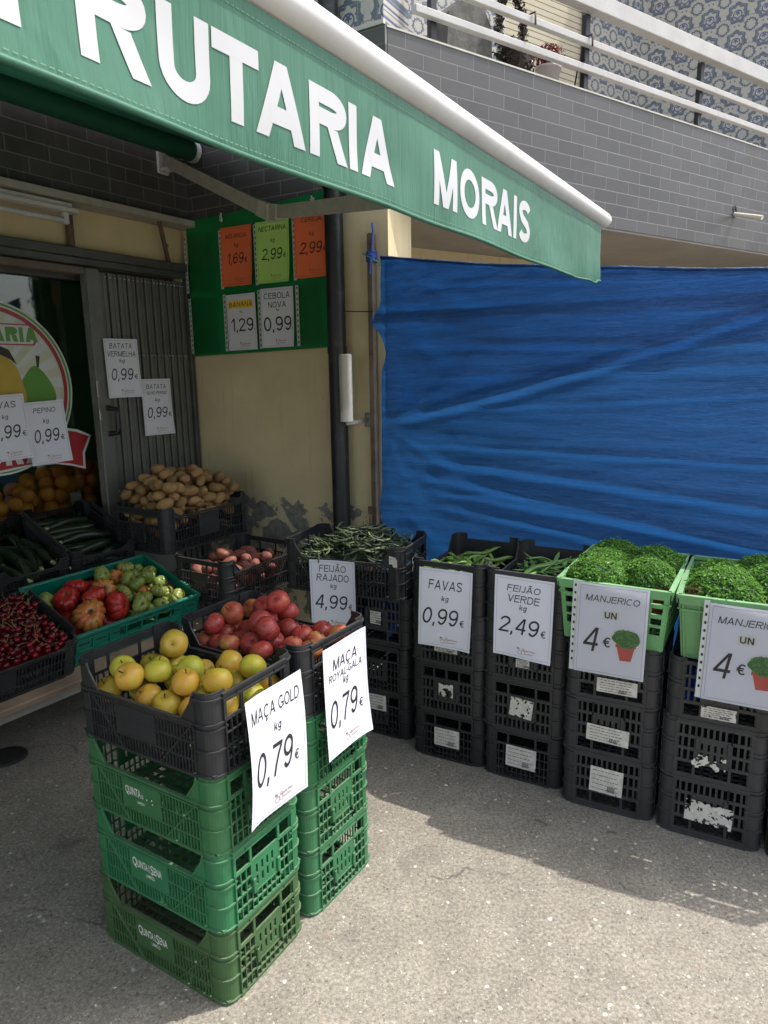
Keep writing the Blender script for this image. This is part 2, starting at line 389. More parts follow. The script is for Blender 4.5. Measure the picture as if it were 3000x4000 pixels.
def fruit_mat(name, stops, nscale=3.0, streak=None, speck=None, cap=None, rough=.32, sub=0.0, rnd=.5, bump=0.0):
    """colour by noise and by object; streak: (colour, amount) lines running stem to base; speck: (colour, scale); cap: (colour, zmin) a russet patch round the stem"""
    t = NT(name); p = t.coord('Generated'); oi = t.node('ShaderNodeObjectInfo')
    off = t.node('ShaderNodeVectorMath', operation='ADD'); t.l(p, off.inputs[0])
    cb = t.node('ShaderNodeCombineXYZ'); k = t.math('MULTIPLY', oi.outputs['Random'], 37.0)
    for i in range(3): t.l(k, cb.inputs[i])
    t.l(cb.outputs[0], off.inputs[1]); q = off.outputs[0]
    n = t.noise(q, nscale, 4, .55)
    f = t.math('ADD', t.math('MULTIPLY', n, 1 - rnd * .6), t.math('MULTIPLY', t.math('FRACT', t.math('MULTIPLY', oi.outputs['Random'], 7.31)), rnd * .6))
    c = t.ramp(f, stops)
    if streak:
        sx = t.node('ShaderNodeSeparateXYZ'); t.l(p, sx.inputs[0])
        an = t.math('ARCTAN2', t.math('SUBTRACT', sx.outputs[1], .5), t.math('SUBTRACT', sx.outputs[0], .5))
        cv = t.node('ShaderNodeCombineXYZ'); t.l(t.math('MULTIPLY', t.math('COSINE', an), 9.0), cv.inputs[0]); t.l(t.math('ADD', t.math('MULTIPLY', t.math('SINE', an), 9.0), k), cv.inputs[1]); t.l(t.math('MULTIPLY', sx.outputs[2], 1.3), cv.inputs[2])
        s_ = t.noise(cv.outputs[0], 1.6, 4, .7)
        c = t.mix(t.math('MULTIPLY', t.ramp(s_, [(.42, 0.0), (.62, 1.0)]), streak[1]), c, streak[0])
    if speck:
        vo = t.node('ShaderNodeTexVoronoi'); vo.inputs['Scale'].default_value = speck[1]; t.l(q, vo.inputs['Vector'])
        c = t.mix(t.math('MULTIPLY', t.math('LESS_THAN', vo.outputs['Distance'], .13), .7), c, speck[0])
    if cap:
        sz = t.node('ShaderNodeSeparateXYZ'); t.l(p, sz.inputs[0])
        kk = t.math('ADD', sz.outputs[2], t.math('MULTIPLY', t.noise(q, 6, 4, .7), .35))
        c = t.mix(t.ramp(kk, [(cap[1], 0.0), (cap[1] + .06, .85)]), c, cap[0])
    t.base(c); t.rough(t.ramp(n, [(.3, rough - .06), (.7, rough + .12)])); t.spec(.45)
    if sub: t.b.inputs['Subsurface Weight'].default_value = sub; t.b.inputs['Subsurface Radius'].default_value = (.01, .006, .003); t.b.inputs['Subsurface Scale'].default_value = .3
    if bump: t.bump(t.noise(q, 22, 4), bump, .004)
    return t.m

def leaf_mat(name, a, b, tl=.35):
    t = NT(name); oi = t.node('ShaderNodeObjectInfo'); p = t.coord('Object')
    n = t.noise(p, 45, 3); g = t.node('ShaderNodeNewGeometry')
    c = t.ramp(t.math('ADD', t.math('MULTIPLY', n, .5), t.math('MULTIPLY', g.outputs['Random Per Island'], .5)), [(.25, a), (.75, b)])
    t.base(c); t.rough(.45); t.spec(.35)
    tr = t.node('ShaderNodeBsdfTranslucent'); t.l(t.mix(.5, c, (b[0] * 1.4, b[1] * 1.3, b[2])), tr.inputs['Color'])
    mx = t.node('ShaderNodeMixShader'); mx.inputs[0].default_value = tl
    t.l(t.b.outputs[0], mx.inputs[1]); t.l(tr.outputs[0], mx.inputs[2]); t.l(mx.outputs[0], t.out.inputs['Surface'])
    return t.m

def glass_mat():
    t = NT('shop_window_glass')
    gl = t.node('ShaderNodeBsdfGlossy'); gl.inputs['Roughness'].default_value = .03
    tp = t.node('ShaderNodeBsdfTransparent'); tp.inputs['Color'].default_value = (.8, .84, .82, 1)
    fr = t.node('ShaderNodeFresnel'); fr.inputs['IOR'].default_value = 1.5
    mx = t.node('ShaderNodeMixShader'); t.l(fr.outputs[0], mx.inputs[0]); t.l(tp.outputs[0], mx.inputs[1]); t.l(gl.outputs[0], mx.inputs[2]); t.l(mx.outputs[0], t.out.inputs['Surface'])
    return t.m

def film_mat():
    t = NT('clear_plastic_film')
    gl = t.node('ShaderNodeBsdfGlossy'); gl.inputs['Roughness'].default_value = .12
    tp = t.node('ShaderNodeBsdfTransparent'); tp.inputs['Color'].default_value = (.93, .94, .94, 1)
    fr = t.node('ShaderNodeFresnel'); fr.inputs['IOR'].default_value = 1.35
    mx = t.node('ShaderNodeMixShader'); t.l(fr.outputs[0], mx.inputs[0]); t.l(tp.outputs[0], mx.inputs[1]); t.l(gl.outputs[0], mx.inputs[2]); t.l(mx.outputs[0], t.out.inputs['Surface'])
    return t.m

M = {}
M['ground'] = ground_mat(); M['brick'] = brick_mat(); M['azul'] = azulejo_mat()
M['yellow'] = plaster_mat('yellow_plaster', (.66, .55, .32)); M['yellow_peel'] = plaster_mat('flaking_yellow_plaster', (.68, .57, .35), .93)
M['soffit'] = plaster_mat('grey_brown_render', (.30, .275, .25)); M['stone_trim'] = plain('pale_stone_trim', (.55, .52, .46), .7)
M['green_wall'] = plain('green_shop_wall', (.035, .13, .06), .6, .2, 3); M['cream_wall'] = plain('cream_shop_wall', (.4, .36, .28), .8, .12, 3)
M['dark_floor'] = plain('dark_shop_floor', (.09, .085, .08), .6, .2, 5)
M['green_crate'] = crate_mat('green_crate_plastic', (.035, .15, .06)); M['green_crate_teal'] = crate_mat('emerald_crate_plastic', (.024, .160, .064))
M['green_crate_olive'] = crate_mat('olive_green_crate_plastic', (.045, .125, .042))
M['black_crate'] = crate_mat('black_crate_plastic', (.021, .022, .024), (.13, .125, .115), .34, .42)
M['grey_crate'] = crate_mat('dusty_black_crate_plastic', (.029, .030, .031), (.15, .14, .13), .4, .5)
M['pale_crate'] = crate_mat('pale_green_crate_plastic', (.14, .345, .135), (.5, .5, .4), .2, .4)
M['teal'] = crate_mat('teal_crate_plastic', (.0, .17, .115), (.2, .3, .24), .15, .35)
M['tarp'] = tarp_mat(); M['shade_sheet'] = cloth_mat('pale_blue_shade_cloth', (.66, .74, .88), .95, .6); M['awning'] = cloth_mat('green_awning_cloth', (.058, .172, .112), .12, .5, dirt=.5)  # pale translucent cloth is for the added shading sheet behind the tarpaulin
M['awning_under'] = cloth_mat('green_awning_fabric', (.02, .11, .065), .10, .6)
M['white_letter'] = plain('white_vinyl_letter', (.46, .46, .465), .45, .03, 5)
M['white_metal'] = plain('white_painted_metal', (.60, .585, .56), .38, .06, 6, dirt=((.4, .37, .32), .35))
M['rail_white'] = plain('weathered_white_rail', (.50, .485, .46), .5, .08, 7, dirt=((.36, .33, .29), .4))
M['arm_metal'] = plain('dusty_cream_aluminium', (.42, .39, .33), .55, .14, 18, dirt=((.2, .18, .14), .5), bump=.1)
M['black_metal'] = plain('black_painted_metal', (.014, .016, .019), .45, .2, 8, dirt=((.09, .085, .08), .4))
M['gate'] = plain('grey_green_gate_steel', (.145, .15, .135), .48, .15, 5, metal=.25, dirt=((.3, .3, .27), .3))
M['gate_dark'] = plain('dark_rail_steel', (.085, .09, .085), .5, .2, 5, metal=.3, dirt=((.2, .18, .15), .4))
M['grey_strip'] = plain('grimy_white_strip', (.4, .37, .31), .6, .14, 7, dirt=((.15, .12, .08), .6))
M['rust'] = plain('rusty_brown_steel', (.13, .085, .055), .75, .3, 22, dirt=((.05, .03, .02), .6), bump=.2)
M['wood'] = plain('worn_board_wood', (.23, .165, .11), .7, .25, 9, dirt=((.09, .07, .05), .5), bump=.2)
M['wood_post'] = plain('weathered_post_wood', (.15, .12, .095), .75, .25, 11, dirt=((.06, .045, .035), .5), bump=.2)
M['bench_metal'] = plain('grey_bench_sheet', (.3, .3, .27), .5, .12, 4, metal=.2, dirt=((.1, .09, .08), .5))
M['paper'] = plain('white_paper', (.70, .70, .765), .75, .015, 4, spec=.2); M['ink'] = plain('black_print_ink', (.022, .022, .026), .6, .05)
M['logo_ink'] = plain('brown_logo_ink', (.32, .12, .09), .6, .05); M['blue_line'] = plain('blue_grey_rule', (.12, .16, .28), .6, .05)
M['orange_paper'] = plain('orange_card', (.85, .17, .055), .7, .03, 4); M['lime_paper'] = plain('lime_card', (.44, .72, .17), .7, .03, 4)
M['highlight'] = plain('yellow_marker', (.85, .55, .05), .7, .05); M['tape'] = plain('cream_tape', (.66, .64, .60), .5, .04)
M['board'] = cloth_mat('green_oilcloth', (.012, .20, .055), .05, .35); M['film'] = film_mat(); M['sleeve_edge'] = plain('perforated_sleeve_edge', (.5, .53, .52), .4, .05)
M['terracotta'] = plain('terracotta_pot', (.42, .12, .065), .7, .12, 12, bump=.08); M['soil'] = plain('dark_soil', (.04, .028, .02), .95, .3, 60)
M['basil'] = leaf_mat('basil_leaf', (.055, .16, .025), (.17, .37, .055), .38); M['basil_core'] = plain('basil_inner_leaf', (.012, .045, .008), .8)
M['pod_dark'] = fruit_mat('striped_bean_pod', [(.3, (.022, .036, .022)), (.6, (.055, .085, .036)), (.85, (.26, .30, .13))], 5, rough=.5, rnd=.9, speck=((.06, .03, .05), 9))
M['pod_green'] = fruit_mat('flat_green_bean_pod', [(.3, (.085, .19, .045)), (.7, (.18, .33, .09))], 3, rough=.42, rnd=.6)
M['pod_broad'] = fruit_mat('broad_bean_pod', [(.3, (.09, .18, .03)), (.7, (.2, .31, .06))], 3, rough=.4, rnd=.6, speck=((.03, .03, .015), 5))
M['gold'] = fruit_mat('golden_apple_skin', [(.18, (.31, .37, .035)), (.40, (.50, .45, .045)), (.55, (.60, .43, .05)), (.70, (.60, .33, .045)), (.85, (.56, .20, .04))], 1.7, speck=((.2, .13, .03), 13), rough=.36, sub=.06, rnd=.75)
M['gold_russet'] = fruit_mat('russeted_apple_skin', [(.2, (.36, .38, .05)), (.8, (.55, .45, .07))], 1.6, speck=((.2, .13, .03), 13), cap=((.17, .10, .035), .98), rough=.45, rnd=.3)
M['gold_orange'] = fruit_mat('orange_flushed_apple_skin', [(.25, (.44, .40, .05)), (.6, (.58, .36, .045)), (.8, (.60, .22, .04))], 1.3, speck=((.16, .06, .02), 11), rough=.38, rnd=.3)
M['royal'] = fruit_mat('red_striped_apple_skin', [(.3, (.26, .006, .022)), (.55, (.40, .018, .035)), (.68, (.48, .12, .05)), (.82, (.62, .42, .09))], 1.5, streak=((.60, .33, .12), .30), speck=((.6, .35, .2), 17), rough=.33, sub=.04, rnd=.7)
M['tom_red'] = fruit_mat('red_tomato_skin', [(.25, (.30, .012, .012)), (.6, (.42, .03, .018)), (.85, (.42, .12, .03))], 1.6, rough=.25, sub=.05, rnd=.5)
M['tom_mix'] = fruit_mat('turning_tomato_skin', [(.3, (.22, .21, .03)), (.5, (.42, .17, .035)), (.72, (.45, .06, .025))], 1.8, rough=.26, sub=.05, rnd=.25)
M['tom_green'] = fruit_mat('green_tomato_skin', [(.25, (.12, .19, .035)), (.6, (.23, .27, .06)), (.85, (.33, .22, .06))], 1.6, rough=.27, sub=.05, rnd=.5)
M['calyx'] = plain('dry_green_calyx', (.06, .07, .025), .7, .3, 30); M['stem'] = plain('brown_stem', (.06, .035, .018), .8, .3, 30)
M['potato'] = fruit_mat('yellow_potato_skin', [(.25, (.19, .11, .04)), (.55, (.35, .215, .08)), (.8, (.29, .12, .07))], 2.2, speck=((.1, .06, .03), 7), rough=.68, rnd=.7, bump=.6)
M['potato_red'] = fruit_mat('red_potato_skin', [(.25, (.19, .058, .045)), (.75, (.29, .105, .075))], 2.2, speck=((.14, .07, .04), 7), rough=.6, rnd=.5, bump=.2)
M['cherry'] = fruit_mat('dark_cherry_skin', [(.25, (.055, .002, .006)), (.75, (.19, .006, .013))], 1.5, rough=.14, rnd=.8); M['cherry_stem'] = plain('green_cherry_stem', (.20, .22, .06), .6)
M['orange'] = fruit_mat('orange_peel', [(.3, (.62, .20, .02)), (.7, (.75, .30, .03))], 2, rough=.45, rnd=.5, bump=.15)
M['courgette'] = fruit_mat('dark_courgette_skin', [(.3, (.005, .011, .006)), (.7, (.013, .026, .010))], 3, streak=((.02, .04, .015), .25), rough=.3, rnd=.4); M['courgette_cut'] = plain('courgette_stalk', (.3, .32, .16), .7)
M['handle'] = plain('black_plastic_handle', (.012, .012, .013), .35, .1); M['rope'] = plain('blue_rope', (.05, .10, .42), .8, .3, 40); M['green_cord'] = plain('green_cord', (.05, .22, .1), .8, .2, 40)
M['bag'] = plain('white_bag_roll', (.62, .60, .55), .35, .05); M['iron'] = plain('wrought_iron_rust', (.055, .038, .028), .75, .3, 20)
M['cement'] = plain('lichened_cement', (.135, .13, .12), .9, .35, 14, dirt=((.33, .32, .29), .6), bump=.4); M['dry_plant'] = leaf_mat('dry_plant', (.045, .03, .018), (.13, .09, .045), .15)
M['dark_plant'] = leaf_mat('dark_dry_foliage', (.02, .015, .012), (.06, .045, .035), .1); M['red_plant'] = leaf_mat('red_succulent', (.10, .012, .02), (.20, .035, .04), .2)
M['olive_plant'] = leaf_mat('olive_dry_foliage', (.08, .075, .03), (.22, .17, .08), .2)
M['blind'] = plain('cream_roller_blind', (.56, .50, .36), .6, .06, 4); M['pvc'] = plain('cream_pvc_pipe', (.66, .61, .5), .4, .06); M['chrome'] = plain('bright_steel', (.6, .6, .6), .2, .05, metal=.9)
M['glass'] = glass_mat(); M['sticker'] = plain('sticker_paper', (.52, .50, .45), .7, .18, 40, dirt=((.28, .25, .19), .6)); M['iron_cover'] = plain('dark_iron_cover', (.03, .028, .026), .6, .3, 30)
M['logo_red'] = plain('logo_red', (.36, .02, .025), .4, .04); M['logo_green'] = plain('logo_green', (.10, .28, .03), .4, .05); M['logo_cream'] = plain('logo_cream', (.55, .57, .42), .5, .06, 9)
M['logo_white'] = plain('logo_white', (.6, .62, .6), .4, .03); M['logo_yellow'] = plain('logo_banana_yellow', (.50, .34, .03), .4, .12); M['logo_dark'] = plain('logo_brown_black', (.025, .02, .015), .5)
M['bluebag'] = plain('blue_plastic_bag', (.006, .06, .38), .3, .3, 12); M['faint'] = plain('worn_white_print', (.62, .66, .6), .6, .1, 30)
M['dirt'] = plain('leaf_litter', (.12, .06, .025), .9, .3, 30)
M['fill_dark'] = plain('dark_slot_hole', (.02, .02, .018), .9)

# ------------------------------------------------------------------ lettering
_tc = {}
def text_geo(body, offset=0.0, shear=0.0, space=1.0):
    k = (body, offset, shear, space)
    if k not in _tc:
        cu = bpy.data.curves.new('lettering', 'FONT'); cu.body = body; cu.offset = offset; cu.shear = shear; cu.space_character = space; cu.resolution_u = 3
        ob = bpy.data.objects.new('lettering', cu); COL.objects.link(ob)
        dg = bpy.context.evaluated_depsgraph_get(); ev = ob.evaluated_get(dg); me = ev.to_mesh()
        vs = [(v.co.x, v.co.y) for v in me.vertices]; fs = [tuple(p.vertices) for p in me.polygons]
        ev.to_mesh_clear(); bpy.data.objects.remove(ob); bpy.data.curves.remove(cu)
        x0 = min(v[0] for v in vs); x1 = max(v[0] for v in vs); y0 = min(v[1] for v in vs); y1 = max(v[1] for v in vs)
        _tc[k] = ([((x - x0) / (x1 - x0), (y - y0) / (y1 - y0)) for x, y in vs], fs)
    return _tc[k]
def text(mb, body, x0, x1, z0, z1, y=-.0008, mi=1, offset=.008, shear=0.0, M=None, tilt=0.0, space=1.0):
    vs, fs = text_geo(body, offset, shear, space)
    cx, cz = (x0 + x1) / 2, (z0 + z1) / 2; ct, st = math.cos(tilt), math.sin(tilt)
    out = []
    for a, b in vs:
        px, pz = (a - .5) * (x1 - x0), (b - .5) * (z1 - z0)
        out.append((cx + px * ct - pz * st, y, cz + px * st + pz * ct))
    mb.add(out, fs, mi, M)

# grotesque letters drawn as strokes (awning, shop sign, price sheets)
def arc(cx, cy, rx_, ry_, a0, a1, n=14): return [(cx + rx_ * math.cos(R_(a0 + (a1 - a0) * i / n)), cy + ry_ * math.sin(R_(a0 + (a1 - a0) * i / n))) for i in range(n + 1)]
def para(xb, zb, xt, zt, wd): return ('para', xb, zb, xt, zt, wd)
GW = {'A': .93, 'B': .82, 'C': .90, 'D': .87, 'E': .78, 'F': .74, 'G': .96, 'H': .84, 'J': .58, 'L': .66, 'M': 1.0, 'N': .84, 'O': .97, 'P': .80, 'R': .88, 'S': .80, 'T': .82, 'U': .84, 'V': .92, 'Y': .90, 'Z': .80, 'k': .60, 'g': .60, '-': .34, 'K': .84}
def gwidth(ch, t):
    if ch == 'I': return t
    if ch == ',': return t * 1.2
    if ch == ' ': return .3
    if ch == '1': return .42
    return GW.get({'Ã': 'A', 'Ç': 'C', 'É': 'E'}.get(ch, ch), .66)
def letter(ch, w, t):
    """strokes (polylines of the stroke's middle, or slanting bars) of a letter w wide, 1 high, stroke t"""
    h = t / 2; q = t * 1.1
    stem = [(h, 0), (h, 1)]
    if ch == 'F': return [stem, [(t, 1 - h), (w, 1 - h)], [(t, .53), (w * .9, .53)]]
    if ch == 'E': return [stem, [(t, 1 - h), (w, 1 - h)], [(t, .53), (w * .93, .53)], [(t, h), (w, h)]]
    if ch == 'L': return [stem, [(t, h), (w, h)]]
    if ch == 'H': return [stem, [(w - h, 0), (w - h, 1)], [(t, .53), (w - t, .53)]]
    if ch == 'T': return [[(w / 2, 0), (w / 2, 1 - t)], [(0, 1 - h), (w, 1 - h)]]
    if ch == 'I': return [stem]
    if ch == '-': return [[(0, .36), (w, .36)]]
    if ch in 'PRB':
        top = [(t, 1 - h), (w * .52, 1 - h)] + arc(w * .56, .735, w * .44 - h, .265 - h, 88, -88) + [(w * .52, .47 + h), (t, .47 + h)]
        if ch == 'P': return [stem, top]
        if ch == 'R': return [stem, top, para(w - q * 1.05, 0, w * .46, .47, q * 1.05)]
        return [stem, [(t, 1 - h), (w * .52, 1 - h)] + arc(w * .54, .765, w * .40 - h, .235 - h, 88, -88) + [(w * .52, .53), (t, .53)], [(t, .5299), (w * .52, .5299)] + arc(w * .56, .265 + h * .5, w * .44 - h, .265 - h * .5, 88, -88) + [(w * .52, h), (t, h)]]
    if ch == 'D': return [stem, [(t, 1 - h), (w * .42, 1 - h)] + arc(w * .44, .5, w * .56 - h, .5 - h, 88, -88, 18) + [(w * .42, h), (t, h)]]
    if ch == 'U': return [[(h, 1), (h, .38)] + arc(w / 2, .36, w / 2 - h, .36 - h, 180, 360) + [(w - h, .38), (w - h, 1)]]
    if ch == 'J': return [[(w - h, 1), (w - h, .3)] + arc(w / 2, .28, w / 2 - h, .28 - h, 0, -170)]
    if ch in 'AÃ':
        r = [para(0, 0, w / 2 - q / 2, 1, q), para(w - q, 0, w / 2 - q / 2, 1, q), [(w * .27, .31), (w * .73, .31)]]
        return r + ([[(w * .28, 1.12), (w * .38, 1.2), (w * .5, 1.16), (w * .62, 1.12), (w * .73, 1.2)]] if ch == 'Ã' else [])
    if ch == 'V': return [para(w / 2 - q / 2, 0, 0, 1, q), para(w / 2 - q / 2, 0, w - q, 1, q)]
    if ch == 'Y': return [para(w / 2 - q / 2, .42, 0, 1, q * 1.1), para(w / 2 - q / 2, .42, w - q * 1.1, 1, q * 1.1), [(w / 2, 0), (w / 2, .45)]]
    if ch == 'M': return [stem, [(w - h, 0), (w - h, 1)], para(w / 2 - q / 2, 0, 0, 1, q), para(w / 2 - q / 2, 0, w - q, 1, q)]
    if ch == 'N': return [stem, [(w - h, 0), (w - h, 1)], para(w - q, 0, 0, 1, q)]
    if ch == 'Z': return [[(0, 1 - h), (w, 1 - h)], [(0, h), (w, h)], para(0, t, w - q * 1.2, 1 - t, q * 1.2)]
    if ch == 'O': return [arc(w / 2, .5, w / 2 - h, .5 - h, 0, 360, 28)]
    if ch == '0': return [arc(w / 2, .5, w / 2 - h, .5 - h, 0, 360, 28)]
    if ch in 'CÇ': return [arc(w * .52, .5, w * .52 - h, .5 - h, 48, 312, 22)] + ([[(w * .52, -.02), (w * .5, -.09), (w * .6, -.14), (w * .5, -.21), (w * .38, -.2)]] if ch == 'Ç' else [])
    if ch == 'G': return [arc(w * .5, .5, w * .5 - h, .5 - h, 48, 325, 22), [(w - h, .12), (w - h, .48)], [(w * .54, .48 - h), (w - t, .48 - h)]]
    if ch == 'S': return [arc(w / 2, .735, w / 2 - h, .265 - h, 15, 205, 14) + [(w * .3, .56), (w * .7, .44)] + arc(w / 2, .265, w / 2 - h, .265 - h, 25, -165, 14)]
    if ch == '1': return [[(w - h, 0), (w - h, 1)], para(0, .70, w - t * 1.2, .98, t)]
    if ch == '2': return [arc(w / 2, .71, w / 2 - h, .29 - h, 172, -28, 14) + [(w * .32, .24), (h * 1.6, t)], [(0, h), (w, h)]]
    if ch == '4': return [[(w * .74, 0), (w * .74, 1)], [(0, .30), (w, .30)], para(0, .33, w * .74 - t * .8, 1, t * 1.1)]
    if ch in '69':
        s6 = [arc(w / 2, .32, w / 2 - h, .32 - h, 0, 360, 24), arc(w / 2, .5, w / 2 - h, .5 - h, 42, 180, 14) + [(h, .32)]]
        return s6 if ch == '6' else [[(w - x, 1 - z) for x, z in p] for p in s6]
    if ch == '7': return [[(0, 1 - h), (w, 1 - h)], [(w - h * 1.1, 1 - t), (w * .66, .66), (w * .46, .32), (w * .38, 0)]]
    if ch == ',': return [[(w / 2, t * 1.1), (w / 2, 0), (w * .25, -.13)]]
    if ch == '€': return [arc(w * .56, .5, w * .44 - h, .5 - h, 48, 312, 20), [(0, .59), (w * .72, .59)], [(0, .41), (w * .66, .41)]]
    if ch == 'k': return [stem, para(t, .25, w * .66, .72, q * 1.2), para(w - q * 1.2, 0, w * .28, .45, q * 1.2)]
    if ch == 'g': return [arc(w / 2, .36, w / 2 - h, .36 - h, 0, 360, 22), [(w - h, .72), (w - h, -.06)] + arc(w / 2, -.06, w / 2 - h, .2, -5, -160, 10)]
    return []
def stroke(mb, pts, t, fx, y, mi):
    if pts[0] == 'para':
        _, xb, zb, xt, zt, wd = pts; n = 8
        L = [Vector((xb + (xt - xb) * i / n, zb + (zt - zb) * i / n)) for i in range(n + 1)]; Rr = [v + Vector((wd, 0)) for v in L]; n += 1
    else:
        q = [Vector(pts[0])]
        for p in pts[1:]:
            p = Vector(p)
            if (p - q[-1]).length > 1e-4: q.append(p)
        closed = (q[0] - q[-1]).length < 1e-4
        fine = [q[0]]
        for a, b in zip(q, q[1:]):
            k = max(1, int((b - a).length / .12))
            fine += [a + (b - a) * i / k for i in range(1, k + 1)]
        q = fine; n = len(q); L = []; Rr = []
        for i in range(n):
            d1 = (q[i] - q[i - 1]).normalized() if i > 0 else (q[1] - q[0]).normalized()
            d2 = (q[i + 1] - q[i]).normalized() if i < n - 1 else d1
            if closed and i in (0, n - 1): d1 = (q[-1] - q[-2]).normalized(); d2 = (q[1] - q[0]).normalized()
            d = (d1 + d2).normalized(); nrm = Vector((-d.y, d.x)); k = 1 / max(.6, nrm.dot(Vector((-d1.y, d1.x))))
            L.append(q[i] + nrm * t / 2 * k); Rr.append(q[i] - nrm * t / 2 * k)
    vs = [fx(p.x, p.y) for p in Rr] + [fx(p.x, p.y) for p in L]
    fs = [(i, i + 1, n + i + 1, n + i) for i in range(n - 1)]
    a, b, c = (Vector(vs[k]) for k in fs[0][:3])
    if (b - a).x * (c - b).y - (b - a).y * (c - b).x < 0: fs = [tuple(reversed(f)) for f in fs]
    mb.add([(v[0], y, v[1]) for v in vs], fs, mi)
def word(mb, spec, z0, z1, t, y, mi, grow=0.0):
    """spec: [(letter, x0, x1)]"""
    h = z1 - z0
    for ch, x0, x1 in spec:
        w = (x1 - x0) / h
        for k, s_ in enumerate(letter(ch, w, t)):
            stroke(mb, s_, t + grow * 2 / h, lambda x, z: (x0 + x * h, z0 + z * h), y - .00006 * k, mi)
def gtext(mb, body, x0, x1, z0, z1, y=-.0008, mi=1, t=.105, shear=0.0, gap=.15):
    ws = [gwidth(c, t) for c in body]; tot = sum(ws) + gap * (len(body) - 1); sx_ = (x1 - x0) / (tot + shear); h = z1 - z0; x = 0
    for ch, w in zip(body, ws):
        for k, s_ in enumerate(letter(ch, w, t)):
            stroke(mb, s_, t, lambda a, b: (x0 + (x + a + shear * b) * sx_, z0 + b * h), y - .00005 * k, mi)
        x += w + gap

# ------------------------------------------------------------------ SETTING: ground
g = MB(); g.quad((-40, -30, 0), (40, -30, 0), (40, 50, 0), (-40, 50, 0))
setting(g.build('ground', M['ground']))

# ------------------------------------------------------------------ BUILDING
AO, AY = (-1.052, 3.918, 0), yaw(31.8)      # shop front
BO, BY = (.630, 2.911, 0), yaw(120.9)       # side wall with the price board
CO_, CY = (.042, 3.263, 0), yaw(55.4)       # balcony parapet
TO, TY = (.607, 2.866, 0), yaw(118.0)       # tarpaulin and right-hand stacks
for o_ in (AO, BO, CO_, TO): FRAMES[o_] = (o_[0] * KB, o_[1] * KB, CAM_H * (1 - KB))
def wp(O, Y, x, y, z):
    c, s_ = math.cos(Y), math.sin(Y); F = FRAMES[O]
    p = Vector((F[0] + KB * (c * x - s_ * y), F[1] + KB * (s_ * x + c * y), F[2] + KB * z))
    ON_FRAME.add(tuple(p)); return p

bld = thing('shop_building', 'grey brick and yellow plaster shop building with tiled upper floor and balcony', 'building')
def part(name, mb, m, O=(0, 0, 0), Y=0.0, parent=bld): return mb.build(name, m, parent, O, Y)

w = MB(); w.box(-4.2, .30, 0, .2, 2.03, 2.36); w.box(-.035, .30, 0, .2, 0, 2.03); w.box(-4.2, -2.9, 0, .2, 0, 2.03); part('front_wall', w, M['yellow'], AO, AY)
w = MB(); w.box(-4.2, .14, -.0616, .2, 2.315, 2.953); part('brick_fascia', w, M['brick'], AO, AY)
w = MB(); w.box(-4.2, .14, -.055, .2, 2.957, 6.5); part('tile_wall', w, M['azul'], AO, AY)
w = MB(); w.box(-2.3, -.694, .004, .22, 0, 2.30); part('side_wall', w, M['yellow_peel'], BO, BY)
w = MB(); w.box(-2.3, -.686, -.012, .24, 2.30, 2.953); part('brick_fascia', w, M['brick'], BO, BY)
w = MB(); w.box(-2.3, -.70, 0, .22, 2.957, 6.5); part('tile_wall', w, M['azul'], BO, BY)
w = MB(); w.box(-2.3, -.69, -.02, -.003, 2.955, 2.972); part('tile_ledge', w, M['stone_trim'], BO, BY)
w = MB(); w.box(.004, 4.6, 0, .14, 2.295, 2.945); part('balcony_parapet', w, M['brick'], CO_, CY)
w = MB(); w.box(.0, 4.6, -.004, .146, 2.9455, 2.953); part('parapet_coping', w, M['stone_trim'], CO_, CY)
w = MB(); w.box(-.1, 4.6, .145, 1.5, 2.285, 2.45); w.box(.006, 4.6, .006, .1445, 2.283, 2.2945); part('balcony_slab', w, M['soffit'], CO_, CY)
w = MB(); w.box(.2, 3.6, 1.0, 1.2, 0, 2.284); part('rear_wall', w, M['yellow'], CO_, CY)
# balcony back wall with a blind, and the wall closing the far end
w = MB(); w.box(.2, 1.93, 1.30, 1.5, 2.46, 6.5); w.box(2.78, 3.60, 1.30, 1.5, 2.46, 6.5); w.box(1.93, 2.78, 1.30, 1.5, 4.6, 6.5); part('tile_wall', w, M['azul'], CO_, CY)
bw = MB()
for k in range(52):
    z = 2.47 + k * .041
    bw.prism([(1.93, z), (2.78, z), (2.78, z + .036), (1.93, z + .036)], 1.335, 1.37)
    bw.box(1.93, 2.78, 1.345, 1.36, z + .036, z + .041, 1)
win = part('balcony_window', bw, [M['blind'], M['logo_dark']], CO_, CY)
fr = MB(); fr.box(1.905, 1.93, 1.285, 1.38, 2.46, 4.62); fr.box(2.78, 2.805, 1.285, 1.38, 2.46, 4.62); fr.build('frame', M['stone_trim'], win)
FO = tuple(wp(CO_, CY, 3.52, 1.30, 0)); FY = yaw(120.9)
w = MB(); w.box(-.4, 1.75, .0, .2, 0, 6.0); part('tile_wall', w, M['azul'], FO, FY)
